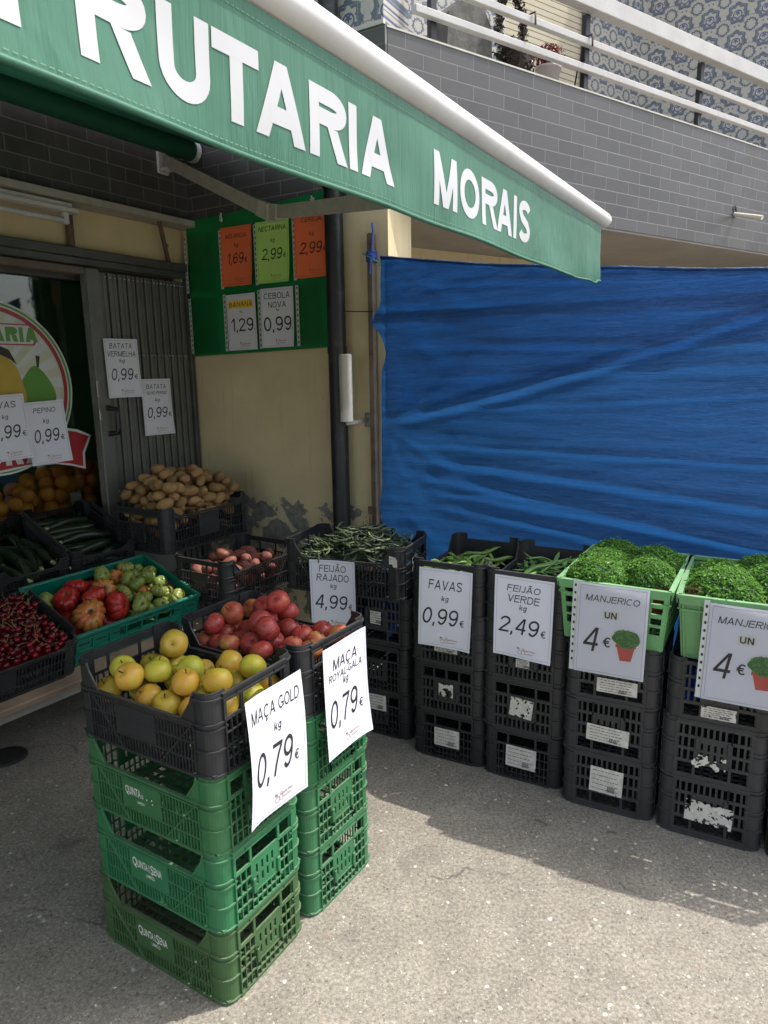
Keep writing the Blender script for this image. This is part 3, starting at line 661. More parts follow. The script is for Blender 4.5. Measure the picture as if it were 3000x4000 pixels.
# shop room behind the glass
w = MB(); w.box(-4.2, 1.6, 3.2, 3.3, 0, 1.72); w.box(-.03, .0, .21, 3.19, 0, 2.35); part('room_wall', w, M['green_wall'], AO, AY)
w = MB(); w.box(-4.2, 1.6, 3.2, 3.3, 1.724, 2.6); w.box(-4.2, 1.6, .21, 3.19, 2.4, 2.5); w.box(-4.2, -4.1, .21, 3.19, 0, 2.39); part('room_ceiling', w, M['cream_wall'], AO, AY)
w = MB(); w.box(-4.1, -.04, .0, 3.19, -.02, .012); part('room_floor', w, M['dark_floor'], AO, AY)
gl = MB(); gl.box(-2.9, -.45, .085, .091, .012, 1.96); gw = part('shop_window', gl, M['glass'], AO, AY)
fr = MB(); fr.box(-2.9, -.036, .06, .16, 1.965, 2.03); fr.build('frame', M['gate_dark'], gw)
lt = MB(); lt.bbox(-4.0, -.64, -.02, .05, 1.985, 2.016, .003); part('lintel', lt, M['wood_post'], AO, AY)

def glow(name, col, st_):
    t = NT(name); t.base(col); t.b.inputs['Emission Color'].default_value = (*col, 1); t.b.inputs['Emission Strength'].default_value = st_; return t.m
il = thing('ceiling_tube_lamp', 'lit fluorescent tube inside the shop above the emblem', 'lamp', AO, AY)
d = MB(); d.tube([(-3.2, 1.5, 2.16), (-1.5, 1.5, 2.16)], .014, 10); d.build('tube', glow('lit_tube', (.95, 1.0, .92), 5.0), il)
d = MB(); d.bbox(-3.22, -1.48, 1.46, 1.54, 2.185, 2.225, .004); d.build('housing', M['white_metal'], il)

# round shop emblem stuck on the glass
lg = MB(); lc = (-1.073, 1.473)
def disc(mb, cx, cz, r, y, mi, n=72, r0=None):
    if r0 is None: mb.add([(cx + r * math.cos(2 * math.pi * i / n), y, cz + r * math.sin(2 * math.pi * i / n)) for i in range(n)], [tuple(range(n))], mi)
    else:
        vs = [(cx + q * math.cos(2 * math.pi * i / n), y, cz + q * math.sin(2 * math.pi * i / n)) for q in (r0, r) for i in range(n)]
        mb.add(vs, [(i, (i + 1) % n, n + (i + 1) % n, n + i) for i in range(n)], mi)
yl = .083
disc(lg, *lc, .38, yl, 0); disc(lg, *lc, .372, yl - .001, 1, r0=.362); disc(lg, *lc, .355, yl - .001, 2, r0=.336); disc(lg, *lc, .334, yl - .001, 3)
for k in range(22):
    a0 = 2 * math.pi * k / 22; a1 = a0 + .15
    lg.add([(lc[0] + .06 * math.cos((a0 + a1) / 2), yl - .0015, lc[1] + .06 * math.sin((a0 + a1) / 2)), (lc[0] + .33 * math.cos(a1), yl - .0015, lc[1] + .33 * math.sin(a1)), (lc[0] + .33 * math.cos(a0), yl - .0015, lc[1] + .33 * math.sin(a0))], [(0, 2, 1)], 0)
pear = []
for i in range(40):
    a = 2 * math.pi * i / 40; s_ = math.sin(a); r = .092 * (1 - .42 * max(0, s_) ** 1.5)
    pear.append((-.872 + r * math.cos(a) * (1 if s_ < 0 else 1), 1.435 + (.135 if s_ > 0 else .085) * s_))
lg.add([(x, yl - .002, z) for x, z in pear], [tuple(range(len(pear)))], 1)
lg.add([(-.862, yl - .0025, 1.565), (-.852, yl - .0025, 1.563), (-.842, yl - .0025, 1.612), (-.862, yl - .0025, 1.618)], [(0, 1, 2, 3)], 5)
for dx, dz, c in ((0, 0, 4), (-.075, .01, 4)):
    ban = [(-.93 + dx, 1.36 + dz), (-.925 + dx, 1.45 + dz), (-.955 + dx, 1.56 + dz), (-1.0 + dx, 1.62 + dz), (-1.05 + dx, 1.62 + dz), (-1.03 + dx, 1.52 + dz), (-1.02 + dx, 1.42 + dz), (-1.0 + dx, 1.34 + dz)]
    lg.add([(x, yl - .0028 - (0 if dx == 0 else .0004), z) for x, z in reversed(ban)], [tuple(range(len(ban)))], c)
lg.add([(x, yl - .0036, z) for x, z in reversed([(-.965, 1.60), (-.955, 1.575), (-.985, 1.60), (-1.06, 1.635), (-1.06, 1.67), (-.985, 1.64)])], [tuple(range(6))], 5)
spec = []; xx = -1.29
for ch, wd in zip('FRUTARIA', (.047, .055, .053, .05, .058, .055, .02, .058)): spec.append((ch, xx, xx + wd)); xx += wd + .007
def rplate(x0, x1, z0, z1, y, mi, c=.012):
    p_ = [(x0 + c, z0), (x1 - c, z0), (x1, z0 + c), (x1 - c * .8, z1 - c), (x1 - 2 * c, z1), (x0 + 2 * c, z1), (x0 + c * .8, z1 - c), (x0, z0 + c)]
    lg.add([(x, y, z) for x, z in p_], [tuple(range(8))], mi)
rplate(-1.305, -.853, 1.660, 1.752, yl - .004, 2); rplate(-1.299, -.859, 1.6655, 1.7465, yl - .005, 0)
word(lg, spec, 1.675, 1.738, .30, yl - .006, 1)
ban = [(-.69, 1.268), (-.62, 1.235), (-.664, 1.152), (-.668, 1.073), (-.74, 1.098), (-.82, 1.115), (-.95, 1.12), (-1.08, 1.108), (-1.2, 1.09), (-1.42, 1.07), (-1.42, 1.27), (-1.2, 1.30), (-1.0, 1.305), (-.8, 1.29)]
lg.add([(x, yl - .0070, z) for x, z in reversed(ban)], [tuple(range(len(ban)))], 0)
cxb, czb = -1.02, 1.19
lg.add([(cxb + (x - cxb) * .965, yl - .0078, czb + (z - czb) * .88) for x, z in reversed(ban)], [tuple(range(len(ban)))], 2)
spec = []; xx = -1.26
for ch, wd in zip('MORAIS', (.09, .085, .082, .086, .028, .078)): spec.append((ch, xx, xx + wd)); xx += wd + .012
word(lg, spec, 1.135, 1.225, .3, yl - .0088, 0)
lg.build('shop_emblem', [M['logo_white'], M['logo_green'], M['logo_red'], M['logo_cream'], M['logo_yellow'], M['logo_dark']], gw)

# ------------------------------------------------------------------ things fixed to the shop front
gate = thing('folding_gate', 'grey steel folding slat gate pushed to the right of the shop opening', 'gate', AO, AY)
sl_ = MB(); x = -.565; k = 0
while x < -.03:
    wd = .030 - .010 * (x + .565) / .53
    sl_.bbox(x, x + wd - .006, -.012 + (k % 2) * .006, .006 + (k % 2) * .006, .04, 2.005, .002)
    sl_.box(x + wd - .006, x + wd, .001 + (k % 2) * .004, .009 + (k % 2) * .004, .04, 2.0, 1)
    for zz in (1.985, 1.62, .95): sl_.lathe([(0, .003), (.003, .0025), (.0045, 0)], 6, 2, Matrix.Translation((x + wd / 2 - .003, -.0125, zz)) @ Matrix.Rotation(R_(90), 4, 'X'))
    x += wd; k += 1
sl_.build('slat_panel', [M['gate'], M['black_metal'], M['chrome']], gate)
lp = MB(); lp.bbox(-.637, -.566, -.03, .012, .02, 2.015, .004); lp.box(-.643, -.638, -.02, .01, .02, 2.01, 0); lp.build('lead_post', M['gate'], gate)
jp = MB(); jp.bbox(-.030, -.004, -.03, .0, .0, 2.05, .003); jp.build('jamb', M['gate_dark'], gate)
tk = MB(); tk.bbox(-4.0, -.002, -.058, -.002, 2.052, 2.092, .004); tk.bbox(-4.0, -.004, -.046, -.003, 2.021, 2.0515, .003)
for xx in (-.8, -.12, -1.5): tk.lathe([(0, .006), (.007, .005), (.01, 0)], 8, 0, Matrix.Translation((xx, -.058, 2.072)) @ Matrix.Rotation(R_(90), 4, 'X'))
tk.build('track', M['gate_dark'], gate)
hd = MB(); hd.tube([(-.585, -.03, 1.365), (-.572, -.068, 1.362), (-.568, -.072, 1.34), (-.568, -.072, 1.27), (-.572, -.068, 1.247), (-.585, -.03, 1.244)], .012, 10); hd.bbox(-.602, -.572, -.036, -.031, 1.355, 1.38, .002); hd.bbox(-.602, -.572, -.036, -.031, 1.23, 1.255, .002); hd.build('handle', M['handle'], gate)
lk = MB(); lk.bbox(-.6395, -.628, -.034, -.0305, 1.42, 1.5, .001); lk.bbox(-.6395, -.628, -.034, -.0305, 1.31, 1.36, .001); lk.build('lock_plate', M['chrome'], gate)

ld = MB(); ld.bbox(-4.0, .03, -.115, -.001, 2.272, 2.283, .002); ld.bbox(-4.0, .032, -.118, -.113, 2.273, 2.305, .002)
sh = tag(ld.build('metal_ledge', M['grey_strip'], None, AO, AY), 'grimy off-white metal ledge running under the brick fascia above the gate', 'ledge')
b1 = MB(); b1.bbox(-.712, -.688, -.045, -.012, 2.094, 2.27, .003); tag(b1.build('support_bar', M['rust'], None, AO, AY), 'upright brown steel bar between the gate track and the ledge, beside the tube lamp', 'bar')
b2 = MB(); b2.tube([(-.235, -.09, 2.27), (-.14, -.03, 2.095)], .0115, 4, smooth=False); b2.lathe([(0, .012), (.009, .006), (.01, 0)], 8, 0, Matrix.Translation((-.175, -.062, 2.168)) @ Matrix.Rotation(R_(90), 4, 'X')); tag(b2.build('support_bar', M['rust'], None, AO, AY), 'slanting brown steel bar bracing the ledge near the inside corner', 'bar')
lamp = thing('tube_lamp', 'unlit white fluorescent tube lamp under the brick fascia', 'lamp', AO, AY)
h = MB(); h.prism([(-1.9, 2.222), (-.715, 2.222), (-.72, 2.238), (-1.9, 2.238)], -.13, -.07); h.bbox(-1.9, -.735, -.115, -.085, 2.2385, 2.262, .003); h.build('housing', M['white_metal'], lamp)
h = MB(); h.tube([(-1.9, -.1, 2.188), (-.775, -.1, 2.188)], .0125, 12); h.build('tube', plain('unlit_glass_tube', (.5, .5, .48), .25), lamp)
h = MB(); h.bbox(-.778, -.755, -.114, -.086, 2.172, 2.2215, .004); h.build('end_holder', M['white_metal'], lamp)

# ------------------------------------------------------------------ awning
WO, WY = (.801, 2.666, 0), AY
aw = thing('awning', 'green folding-arm awning lettered FRUTARIA MORAIS with a white front bar', 'awning', WO, WY)
ZT, ZB = 2.026, 1.822
def drape(x, z):
    f = (ZT - z) / (ZT - ZB)
    a = .006 * math.sin(x * 4.3 + .6 + z * 5) + .0035 * math.sin(x * 11.7 + 2 + z * 12) + .006 * noise.noise((x * 4, z * 9, 1))
    a += .016 * max(0, 1 - abs(x + .16) / .22) * math.sin((x + .1) * 30) * .5
    a += -.012 * math.exp(-((x + 2.3) / .3) ** 2)
    return f * a - .004
vl = MB()
def vfn(u, v):
    x = -4.6 + u * 4.6 if u < 1 else .0
    zb = ZB + .013 * (x / -.0 if False else 0) + .0015 * math.sin(x * 2.2) + (.010 if x > -.05 else 0)
    z = ZT + (zb - ZT) * v
    return (x, drape(x, z), z)
vl.grid(420, 26, vfn)
hem = MB()
def seam(zz, yy):
    for i in range(460):
        x0 = -4.6 + i * .01; x1 = x0 + .006
        hem.quad((x0, drape(x0, zz) - yy, zz - .0006), (x1, drape(x1, zz) - yy, zz - .0006), (x1, drape(x1, zz) - yy, zz + .0006), (x0, drape(x0, zz) - yy, zz + .0006))
va = vl.build('valance', [M['awning']], aw)
seam(ZB + .014, .0012); seam(ZT - .018, .0012)
hem.build('stitching', plain('pale_stitching', (.16, .3, .2), .8), va)
hm = MB(); hm.tube([(x, drape(x, ZB + .0015 * math.sin(x * 2.2)) , ZB + .003 + .0015 * math.sin(x * 2.2) + (.010 if x > -.05 else 0)) for x in [-4.6 + 4.6 * i / 180 for i in range(181)]], .0042, 6); hm.build('hem', M['awning'], va)
lt = MB()
Z0, Z1 = 1.8630, 1.9685
FR = [('F', -2.275, -2.195), ('R', -2.148, -2.043), ('U', -2.020, -1.925 + .005), ('T', -1.939, -1.851 + .01), ('A', -1.854, -1.744), ('R', -1.735, -1.633), ('I', -1.627, -1.598), ('A', -1.588, -1.476)]
FR[2] = ('U', -2.010, -1.930); FR[3] = ('T', -1.940, -1.848)
# letters sit side by side as measured on the valance
FR = [('F', -2.241, -2.170), ('R', -2.146, -2.046), ('U', -2.030, -1.944), ('T', -1.939, -1.849), ('A', -1.856, -1.744), ('R', -1.733, -1.631), ('I', -1.624, -1.598), ('A', -1.588, -1.476)]
MO = [('M', -1.318, -1.209), ('O', -1.194, -1.085), ('R', -1.070, -.970), ('A', -.972, -.868), ('I', -.858, -.832), ('S', -.818, -.731)]
for wd_, th_ in ((FR, .235), (MO, .215)):
    lt = MB(); word(lt, wd_, Z0, Z1, th_, 0, 0)
    lt.warp(lambda p: (p.x, drape(p.x, p.z) - .0009 + p.y, p.z))
    lt.build('lettering', M['white_letter'], va)
fb = MB()
prof = []
for i in range(18):
    a = 2 * math.pi * i / 18; prof.append((.037 * math.cos(a), .029 * math.sin(a)))
xs = [-4.6, .055, .075, .085]
sc = [1, 1, .92, .6]
vs = [(xx, y * s_ + .012, 2.058 + z * s_) for xx, s_ in zip(xs, sc) for y, z in prof]
fb.add(vs, [(i * 18 + k, i * 18 + (k + 1) % 18, (i + 1) * 18 + (k + 1) % 18, (i + 1) * 18 + k) for i in range(3) for k in range(18)], 0, None, True); fb.add(vs[-18:], [tuple(range(18))])
fb.build('front_bar', M['white_metal'], aw)
# roller on the wall and sloping fabric; awning frame to shop-front offsets
def aw_local(p):
    d = Vector(p) - Vector(WO); c, s_ = math.cos(WY), math.sin(WY)
    return Vector((d.x * c + d.y * s_, -d.x * s_ + d.y * c, d.z))
re_ = aw_local(wp(AO, AY, -.055, -.15, 2.63))
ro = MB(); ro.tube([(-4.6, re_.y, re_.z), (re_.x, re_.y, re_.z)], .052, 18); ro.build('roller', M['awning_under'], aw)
cpz = MB(); cpz.tube([(re_.x + .001, re_.y, re_.z), (re_.x + .03, re_.y, re_.z)], .056, 18); cpz.bbox(re_.x + .0, re_.x + .028, re_.y - .03, re_.y + .085, re_.z - .03, re_.z + .03, .004); cpz.build('end_cap', M['white_metal'], aw)
fa = MB()
def ffn(u, v):
    y = .012 + (re_.y - .012) * v; xr = .0 + (re_.x - .0) * v
    x = -4.6 + (xr + 4.6) * u
    z = 2.08 + (re_.z + .048 - 2.08) * v - .05 * math.sin(math.pi * v) + .006 * math.sin(u * 40) * (v > .02) * math.sin(math.pi * v)
    return (x, y, z)
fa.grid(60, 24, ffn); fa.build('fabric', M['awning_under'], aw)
# folding arm: shoulder bracket on the fascia, elbow, front joint behind the valance
sh_ = aw_local(wp(AO, AY, -.165, -.10, 2.565)); el_ = aw_local((-.485, 3.29, 2.222)); fj = Vector((-.83, .05, 2.0))
def bar(mb, a, b, hw, hh, mi=0):
    a, b = Vector(a), Vector(b); d = (b - a).normalized(); s_ = d.cross(Vector((0, 0, 1))).normalized(); u = s_.cross(d)
    vs = [a + s_ * i * hw + u * j * hh for i, j in ((-1, -1), (1, -1), (1, 1), (-1, 1))] + [b + s_ * i * hw + u * j * hh for i, j in ((-1, -1), (1, -1), (1, 1), (-1, 1))]
    mb.add(vs, [(3, 2, 1, 0), (4, 5, 6, 7), (0, 1, 5, 4), (1, 2, 6, 5), (2, 3, 7, 6), (3, 0, 4, 7)], mi)
a1 = MB(); bar(a1, sh_, el_, .016, .03); a1.build('arm', M['arm_metal'], aw)
a2 = MB(); bar(a2, el_, fj, .014, .026); a2.build('arm', M['arm_metal'], aw)
ej = MB(); ej.cyl(el_ - Vector((0, 0, .034)), el_ + Vector((0, 0, .034)), .026, 14); bar(ej, el_ + (sh_ - el_).normalized() * .01, el_ + (sh_ - el_).normalized() * .085, .02, .034); bar(ej, el_ + (fj - el_).normalized() * .01, el_ + (fj - el_).normalized() * .095, .0185, .03); ej.build('elbow', plain('cream_cast_joint', (.5, .47, .4), .5, .1, dirt=((.25, .22, .17), .4)), aw)
bk = MB(); bk.bbox(sh_.x - .035, sh_.x + .035, sh_.y + .028, sh_.y + .045, sh_.z - .06, sh_.z + .06, .004); bk.bbox(sh_.x - .028, sh_.x + .028, sh_.y - .03, sh_.y + .0275, sh_.z + .034, sh_.z + .05, .004); bk.bbox(sh_.x - .028, sh_.x + .028, sh_.y - .03, sh_.y + .0275, sh_.z - .05, sh_.z - .034, .004); bk.cyl(sh_ - Vector((0, 0, .055)), sh_ + Vector((0, 0, .055)), .012, 10); bk.build('bracket', M['white_metal'], aw)

# ------------------------------------------------------------------ side wall: board, pipe, post, bag roll
dp = thing('drainpipe', 'black painted drainpipe down the corner of the yellow wall beside the green board', 'pipe', BO, BY)
d = MB(); d.tube([(-.945, -.055, 0), (-.945, -.055, 6.4)], .043, 20); d.build('pipe', M['black_metal'], dp)
for zz in (1.61, 2.33, 3.4, .7):
    d = MB(); d.tube([(-.945, -.055, zz), (-.945, -.055, zz + .03)], .0465, 20); d.box(-.96, -.93, -.012, .003, zz, zz + .03); d.build('clip', M['black_metal'], dp)

bd = thing('price_board', 'green oilcloth price board hanging on the yellow wall', 'price board', BO, BY)
d = MB()
def bfn(u, v):
    x = -1.905 + u * .905; z = (1.617 + .022 * u) + v * (2.31 - 1.617 + .012 * u) - .008 * math.sin(u * math.pi) * v
    return (x, -.026 - .005 * math.sin(u * 9 + v * 3) - .003 * math.sin(v * 7), z)
d.grid(30, 24, bfn); d.build('oilcloth', M['board'], bd)
CXS = [-1.905, -1.656, -1.424, -1.184]
for c in range(4):
    for r in range(2):
        sx_ = CXS[c] if r == 0 else CXS[c] + .006
        z0 = 1.946 + .004 * c if r == 0 else 1.632 + .006 * c
        e = MB(); e.box(sx_ - .012, sx_ + .006, -.0415, -.0410, z0, z0 + .285)
        for i in range(11): e.box(sx_ - .006, sx_ + .001, -.0420, -.0416, z0 + .012 + i * .0255, z0 + .024 + i * .0255, 1)
        sv = e.build('sleeve', [M['sleeve_edge'], M['board']], bd)
        if (c, r) in ((0, 0), (0, 1), (3, 1)):
            e = MB(); e.quad((sx_ + .006, -.0405, z0), (sx_ + .2 - (.06 if c == 3 else 0), -.0405, z0), (sx_ + .2 - (.06 if c == 3 else 0), -.0405, z0 + .285), (sx_ + .006, -.0405, z0 + .285)); e.build('pocket_film', M['film'], sv)
for xx, zz in ((-1.63, 2.285), (-1.06, 2.305)):
    e = MB()
    for k in range(7): e.tube([(xx + random.uniform(-.006, .006), -.05, zz - .012), (xx + random.uniform(-.014, .014), -.055, zz + random.uniform(-.005, .03))], .0022, 5)
    e.build('tie', M['tape'], bd)

# ------------------------------------------------------------------ printed price sheets
SHEET = (.21, .297)
def logo(mb, cx, cz, s_=1.0, mi=3):
    # apple and pear outlines with two lines of print
    def ring(x, z, r, t_=.0011, kx=1.0):
        n = 14; vs = [(x + q * math.cos(2 * math.pi * i / n) * kx, -.0008, z + q * math.sin(2 * math.pi * i / n)) for q in (r - t_, r) for i in range(n)]
        mb.add(vs, [(i, (i + 1) % n, n + (i + 1) % n, n + i) for i in range(n)], mi)
    ring(cx - .019 * s_, cz - .004 * s_, .0085 * s_, .0012 * s_, 1.05); ring(cx - .006 * s_, cz - .0035 * s_, .0075 * s_, .0011 * s_); ring(cx - .006 * s_, cz + .0085 * s_, .0042 * s_, .001 * s_)
    mb.quad((cx - .02 * s_, -.0008, cz + .004 * s_), (cx - .019 * s_, -.0008, cz + .004 * s_), (cx - .0215 * s_, -.0008, cz + .013 * s_), (cx - .0235 * s_, -.0008, cz + .0125 * s_), mi)
    mb.quad((cx - .031 * s_, -.0008, cz + .0095 * s_), (cx - .024 * s_, -.0008, cz + .006 * s_), (cx - .021 * s_, -.0008, cz + .0105 * s_), (cx - .028 * s_, -.0008, cz + .0135 * s_), mi)
    text(mb, 'Esquilo Ricaço', cx - .003 * s_, cx + .04 * s_, cz + .0005 * s_, cz + .0085 * s_, mi=mi, offset=.012)
    text(mb, 'Frutaria Morais', cx + .001 * s_, cx + .033 * s_, cz - .0085 * s_, cz - .0035 * s_, mi=mi, offset=.012)
def frame_rule(mb, x0, x1, z0, z1, mi, t_=.0008):
    for a, b, c, d in ((x0, x1, z0, z0 + t_), (x0, x1, z1 - t_, z1), (x0, x0 + t_, z0 + t_, z1 - t_), (x1 - t_, x1, z0 + t_, z1 - t_)):
        n = 12
        if b - a > d - c:
            for i in range(n): mb.quad((a + (b - a) * i / n, -.0007, c), (a + (b - a) * (i + 1) / n, -.0007, c), (a + (b - a) * (i + 1) / n, -.0007, d), (a + (b - a) * i / n, -.0007, d), mi)
        else:
            for i in range(n): mb.quad((a, -.0007, c + (d - c) * i / n), (b, -.0007, c + (d - c) * i / n), (b, -.0007, c + (d - c) * (i + 1) / n), (a, -.0007, c + (d - c) * (i + 1) / n), mi)
def sheet(lines, price, label, O, rot, bend=None, paper='paper', size=SHEET, unit='kg', ital=True, extra=None, name='price_sheet', euro=True, highlight=False, unit_small=False, lg=True, cat='price sheet', curl=.5):
    """local: x right, z up, (0,0,0) at the middle of the top edge; faces -y. lines: [(text, halfwidth, ztop, zbottom)] as fractions of the sheet"""
    mb = MB(); wd, hg = size; hw = wd / 2
    mb.grid(10, 14, lambda u, v: (-hw + wd * u, 0, -hg + hg * v), 0, None, True)
    frame_rule(mb, -hw + .008, hw - .008, -hg + .008, -.008, 2)
    sh_i = .18 if ital else 0
    for tx, hwf, zt, zb in lines:
        if highlight: mb.quad((-hwf * wd - .004, -.0004, -zb * hg - .008), (hwf * wd + .004, -.0004, -zb * hg - .008), (hwf * wd + .004, -.0004, -zt * hg + .008), (-hwf * wd - .004, -.0004, -zt * hg + .008), 4)
        gtext(mb, tx, -hwf * wd, hwf * wd, -zb * hg, -zt * hg, shear=.16 if ital else 0, t=.125)
    zt, zb, x0, x1 = price[1:]
    if unit:
        uz = price[1] - .12
        if unit_small: text(mb, unit, -.009, .009, -(uz + .03) * hg, -(uz - .015) * hg, offset=.015)
        else: gtext(mb, unit, -.015, .015, -(uz + .02) * hg, -(uz - .045) * hg, shear=sh_i, t=.135)
    gtext(mb, price[0], x0 * wd, x1 * wd, -zb * hg, -zt * hg, shear=sh_i, t=.118, gap=.13)
    if euro: gtext(mb, '€', (x1 + .012) * wd, (x1 + .012) * wd + (.0205 if not unit_small else .007), -(zb - .01) * hg, -(zb - .095 + (.05 if unit_small else 0)) * hg, t=.12)
    if lg: logo(mb, .012, -hg * .905, 1.0)
    if extra: extra(mb)
    if curl and not highlight and not extra: mb.warp(lambda p: (p.x, p.y - curl * .022 * max(0, -p.z / hg - .45) ** 2 * (1 + 3 * p.x / wd) - curl * .01 * abs(p.x / wd) ** 3 * 8 * (.3 - p.z / hg), p.z))
    if bend: mb.warp(lambda p: (p.x, p.y + bend(p.x, p.z), p.z))
    o = mb.build(name, [M[paper], M['ink'], M['blue_line'] if paper == 'paper' else M['ink'], M['logo_ink'], M['highlight'], M['tape'], M['terracotta_print'], M['basil_print'], M['basil_print2']], None, O, 0)
    o.rotation_euler = rot
    return tag(o, label, cat)
M['terracotta_print'] = plain('printed_terracotta', (.52, .09, .07), .6, .1, 20); M['basil_print'] = plain('printed_leaf_green', (.05, .16, .035), .6, .2, 60); M['basil_print2'] = plain('printed_leaf_light', (.11, .27, .06), .6, .2, 60)
def rz(Y, tilt=0.0, lean=0.0):
    # yaw Y, tilt about the sheet's own normal, lean back from vertical
    return (Matrix.Rotation(Y, 3, 'Z') @ Matrix.Rotation(lean, 3, 'X') @ Matrix.Rotation(tilt, 3, 'Y')).to_euler()
PR = .50
def bent(a, b=0, c=0): return lambda x, z: -a * (z / .297) ** 2 + b * math.sin(x * 14) + c * x * x * 40 * (z / -.297)

# board sheets
def on_B(x, y, z): return tuple(wp(BO, BY, x, y, z))
sheet([('MELANCIA', .34, .12, .19)], ('1,69', .44, .62, -.33, .24), 'orange card MELANCIA 1,69 in the top row of the green board', on_B(-1.548, -.0435, 2.244), rz(BY, R_(.5)), paper='orange_paper', size=(.205, .285))
sheet([('NECTARINA', .42, .08, .16)], ('2,99', .44, .62, -.35, .30), 'lime green card NECTARINA 2,99 in the top row of the green board', on_B(-1.314, -.0435, 2.244), rz(BY, R_(.5)), paper='lime_paper', size=(.205, .287))
sheet([('CEREJA', .30, .06, .13)], ('2,99', .44, .62, -.36, .32), 'orange card priced 2,99 in the top row next to the drainpipe', on_B(-1.080, -.0435, 2.250), rz(BY, R_(.5)), paper='orange_paper', size=(.20, .287))
sheet([('BANANA', .40, .14, .22)], ('1,29', .43, .66, -.38, .40), 'white sheet BANANA 1,29 with its name on yellow, bottom row of the green board', on_B(-1.542, -.0435, 1.919), rz(BY, R_(-.6)), ital=False, highlight=True, unit='Kg', unit_small=True, size=(.195, .278))
sheet([('CEBOLA', .40, .08, .18), ('NOVA', .27, .23, .33)], ('0,99', .48, .72, -.43, .42), 'white sheet CEBOLA NOVA 0,99 in the bottom row of the green board', on_B(-1.304, -.0435, 1.933), rz(BY, R_(-.3)), ital=False, unit='Kg', unit_small=True, size=(.205, .285))
# sheets on the gate and the window
def on_A(x, y, z): return tuple(wp(AO, AY, x, y, z))
sheet([('BATATA', .33, .075, .165), ('VERMELHA', .42, .21, .30)], ('0,99', .50, .70, -.36, .31), 'sheet BATATA VERMELHA 0,99 taped to the folding gate', on_A(-.494, -.044, 1.697), rz(AY, R_(-.5)), bend=lambda x, z: -.006 * math.sin(x * 22), size=(.188, .282))
sheet([('BATATA', .34, .095, .175), ('OLHO PERDIZ', .34, .22, .275)], ('0,99', .50, .69, -.38, .34), 'sheet BATATA OLHO PERDIZ 0,99 taped lower on the folding gate', on_A(-.290, -.034, 1.502), rz(AY, R_(0)), bend=lambda x, z: -.004 * math.sin(x * 18 + 1), size=(.186, .288))
sheet([('PEPINO', .28, .10, .18)], ('0,99', .44, .65, -.36, .30), 'sheet PEPINO 0,99 hanging in front of the shop emblem', on_A(-.884, .028, 1.412), rz(AY, R_(-2.5)), size=(.192, .284), bend=lambda x, z: -.004 * math.sin(x * 18))
sheet([('UVAS', .30, .10, .20)], ('0,99', .46, .66, -.38, .33), 'sheet cut by the left picture edge beside PEPINO', on_A(-1.070, .030, 1.446), rz(AY, R_(-2.5)), size=(.192, .284))

# wooden post, cord, rope, bag roll, tab
po = MB(); po.bbox(-.783, -.755, -.036, .0, 0, 2.13, .003)
for zz in (2.08, 1.6, 1.26, 1.0): po.lathe([(0, .002), (.003, .0015), (.004, 0)], 6, 1, Matrix.Translation((-.766, -.0365, zz)) @ Matrix.Rotation(R_(90), 4, 'X'))
tag(po.build('wooden_post', [M['wood_post'], M['black_metal']], None, BO, BY), 'thin weathered wooden post fixed upright at the left edge of the blue tarpaulin', 'post')
rp = MB()
for k in range(6):
    z = 2.01 + k * .008; rp.tube([(-.769 + .021 * math.cos(a), -.018 - .024 * math.sin(a), z + .002 * math.sin(a * 3 + k)) for a in [2 * math.pi * i / 12 for i in range(13)]], .0045, 6)
rp.tube([(-.755, -.04, 2.05), (-.748, -.045, 2.09), (-.745, -.04, 2.13), (-.752, -.035, 2.17)], .005, 6)
rp.tube([(-.762, -.042, 2.02), (-.758, -.048, 1.99), (-.764, -.044, 1.955)], .005, 6)
tag(rp.build('rope_tie', M['rope'], None, BO, BY), 'blue rope knotted round the top of the wooden post', 'rope')
rp = MB(); rp.tube([(-.80, -.045, 2.045), (-.775, -.048, 2.03), (-.74, -.047, 2.01), (-.715, -.04, 1.998)], .0028, 6); rp.tube([(-.715, -.036, 1.998), (-.70, -.038, 2.005), (-.698, -.04, 1.99), (-.715, -.042, 1.985)], .0028, 6)
tag(rp.build('cord', M['green_cord'], None, BO, BY), 'short green cord tying the tarpaulin corner to the post', 'cord')
rp = MB(); rp.tube([(-.90, -.055, 1.798), (-.83, -.05, 1.793), (-.75, -.042, 1.79)], .0022, 6); tag(rp.build('wire', M['black_metal'], None, BO, BY), 'thin black wire stretched from the drainpipe to the tarpaulin edge', 'wire')
rp = MB(); rp.bbox(-.80, -.752, -.042, -.038, .845, .885, .002); rp.bbox(-.775, -.752, -.042, -.038, .6, .8445, .002); tag(rp.build('rusty_bracket', M['rust'], None, BO, BY), 'rusty flat steel bracket low on the wooden post', 'bracket')
ho = thing('roll_holder', 'grey steel wall holder carrying the roll of plastic bags', 'holder', BO, BY)
d = MB(); d.bbox(-.832, -.795, -.004, .003, 1.262, 1.332, .001)
for xx in (-.826, -.801):
    for zz in (1.27, 1.322): d.lathe([(0, .002), (.003, .0015), (.004, 0)], 6, 1, Matrix.Translation((xx, -.0045, zz)) @ Matrix.Rotation(R_(90), 4, 'X'))
d.build('wall_plate', [M['bench_metal'], M['black_metal']], ho)
d = MB(); bar(d, (-.812, -.005, 1.297), (-.858, -.125, 1.286), .006, .008); d.build('arm', M['bench_metal'], ho)
d = MB(); d.cyl((-.856, -.122, 1.288), (-.856, -.122, 1.60), .005, 8); d.build('spindle', M['bench_metal'], ho)
bg = thing('bag_roll', 'white roll of thin plastic bags standing on the wall holder', 'bag roll', tuple(wp(BO, BY, -.856, -.122, 0)), BY)
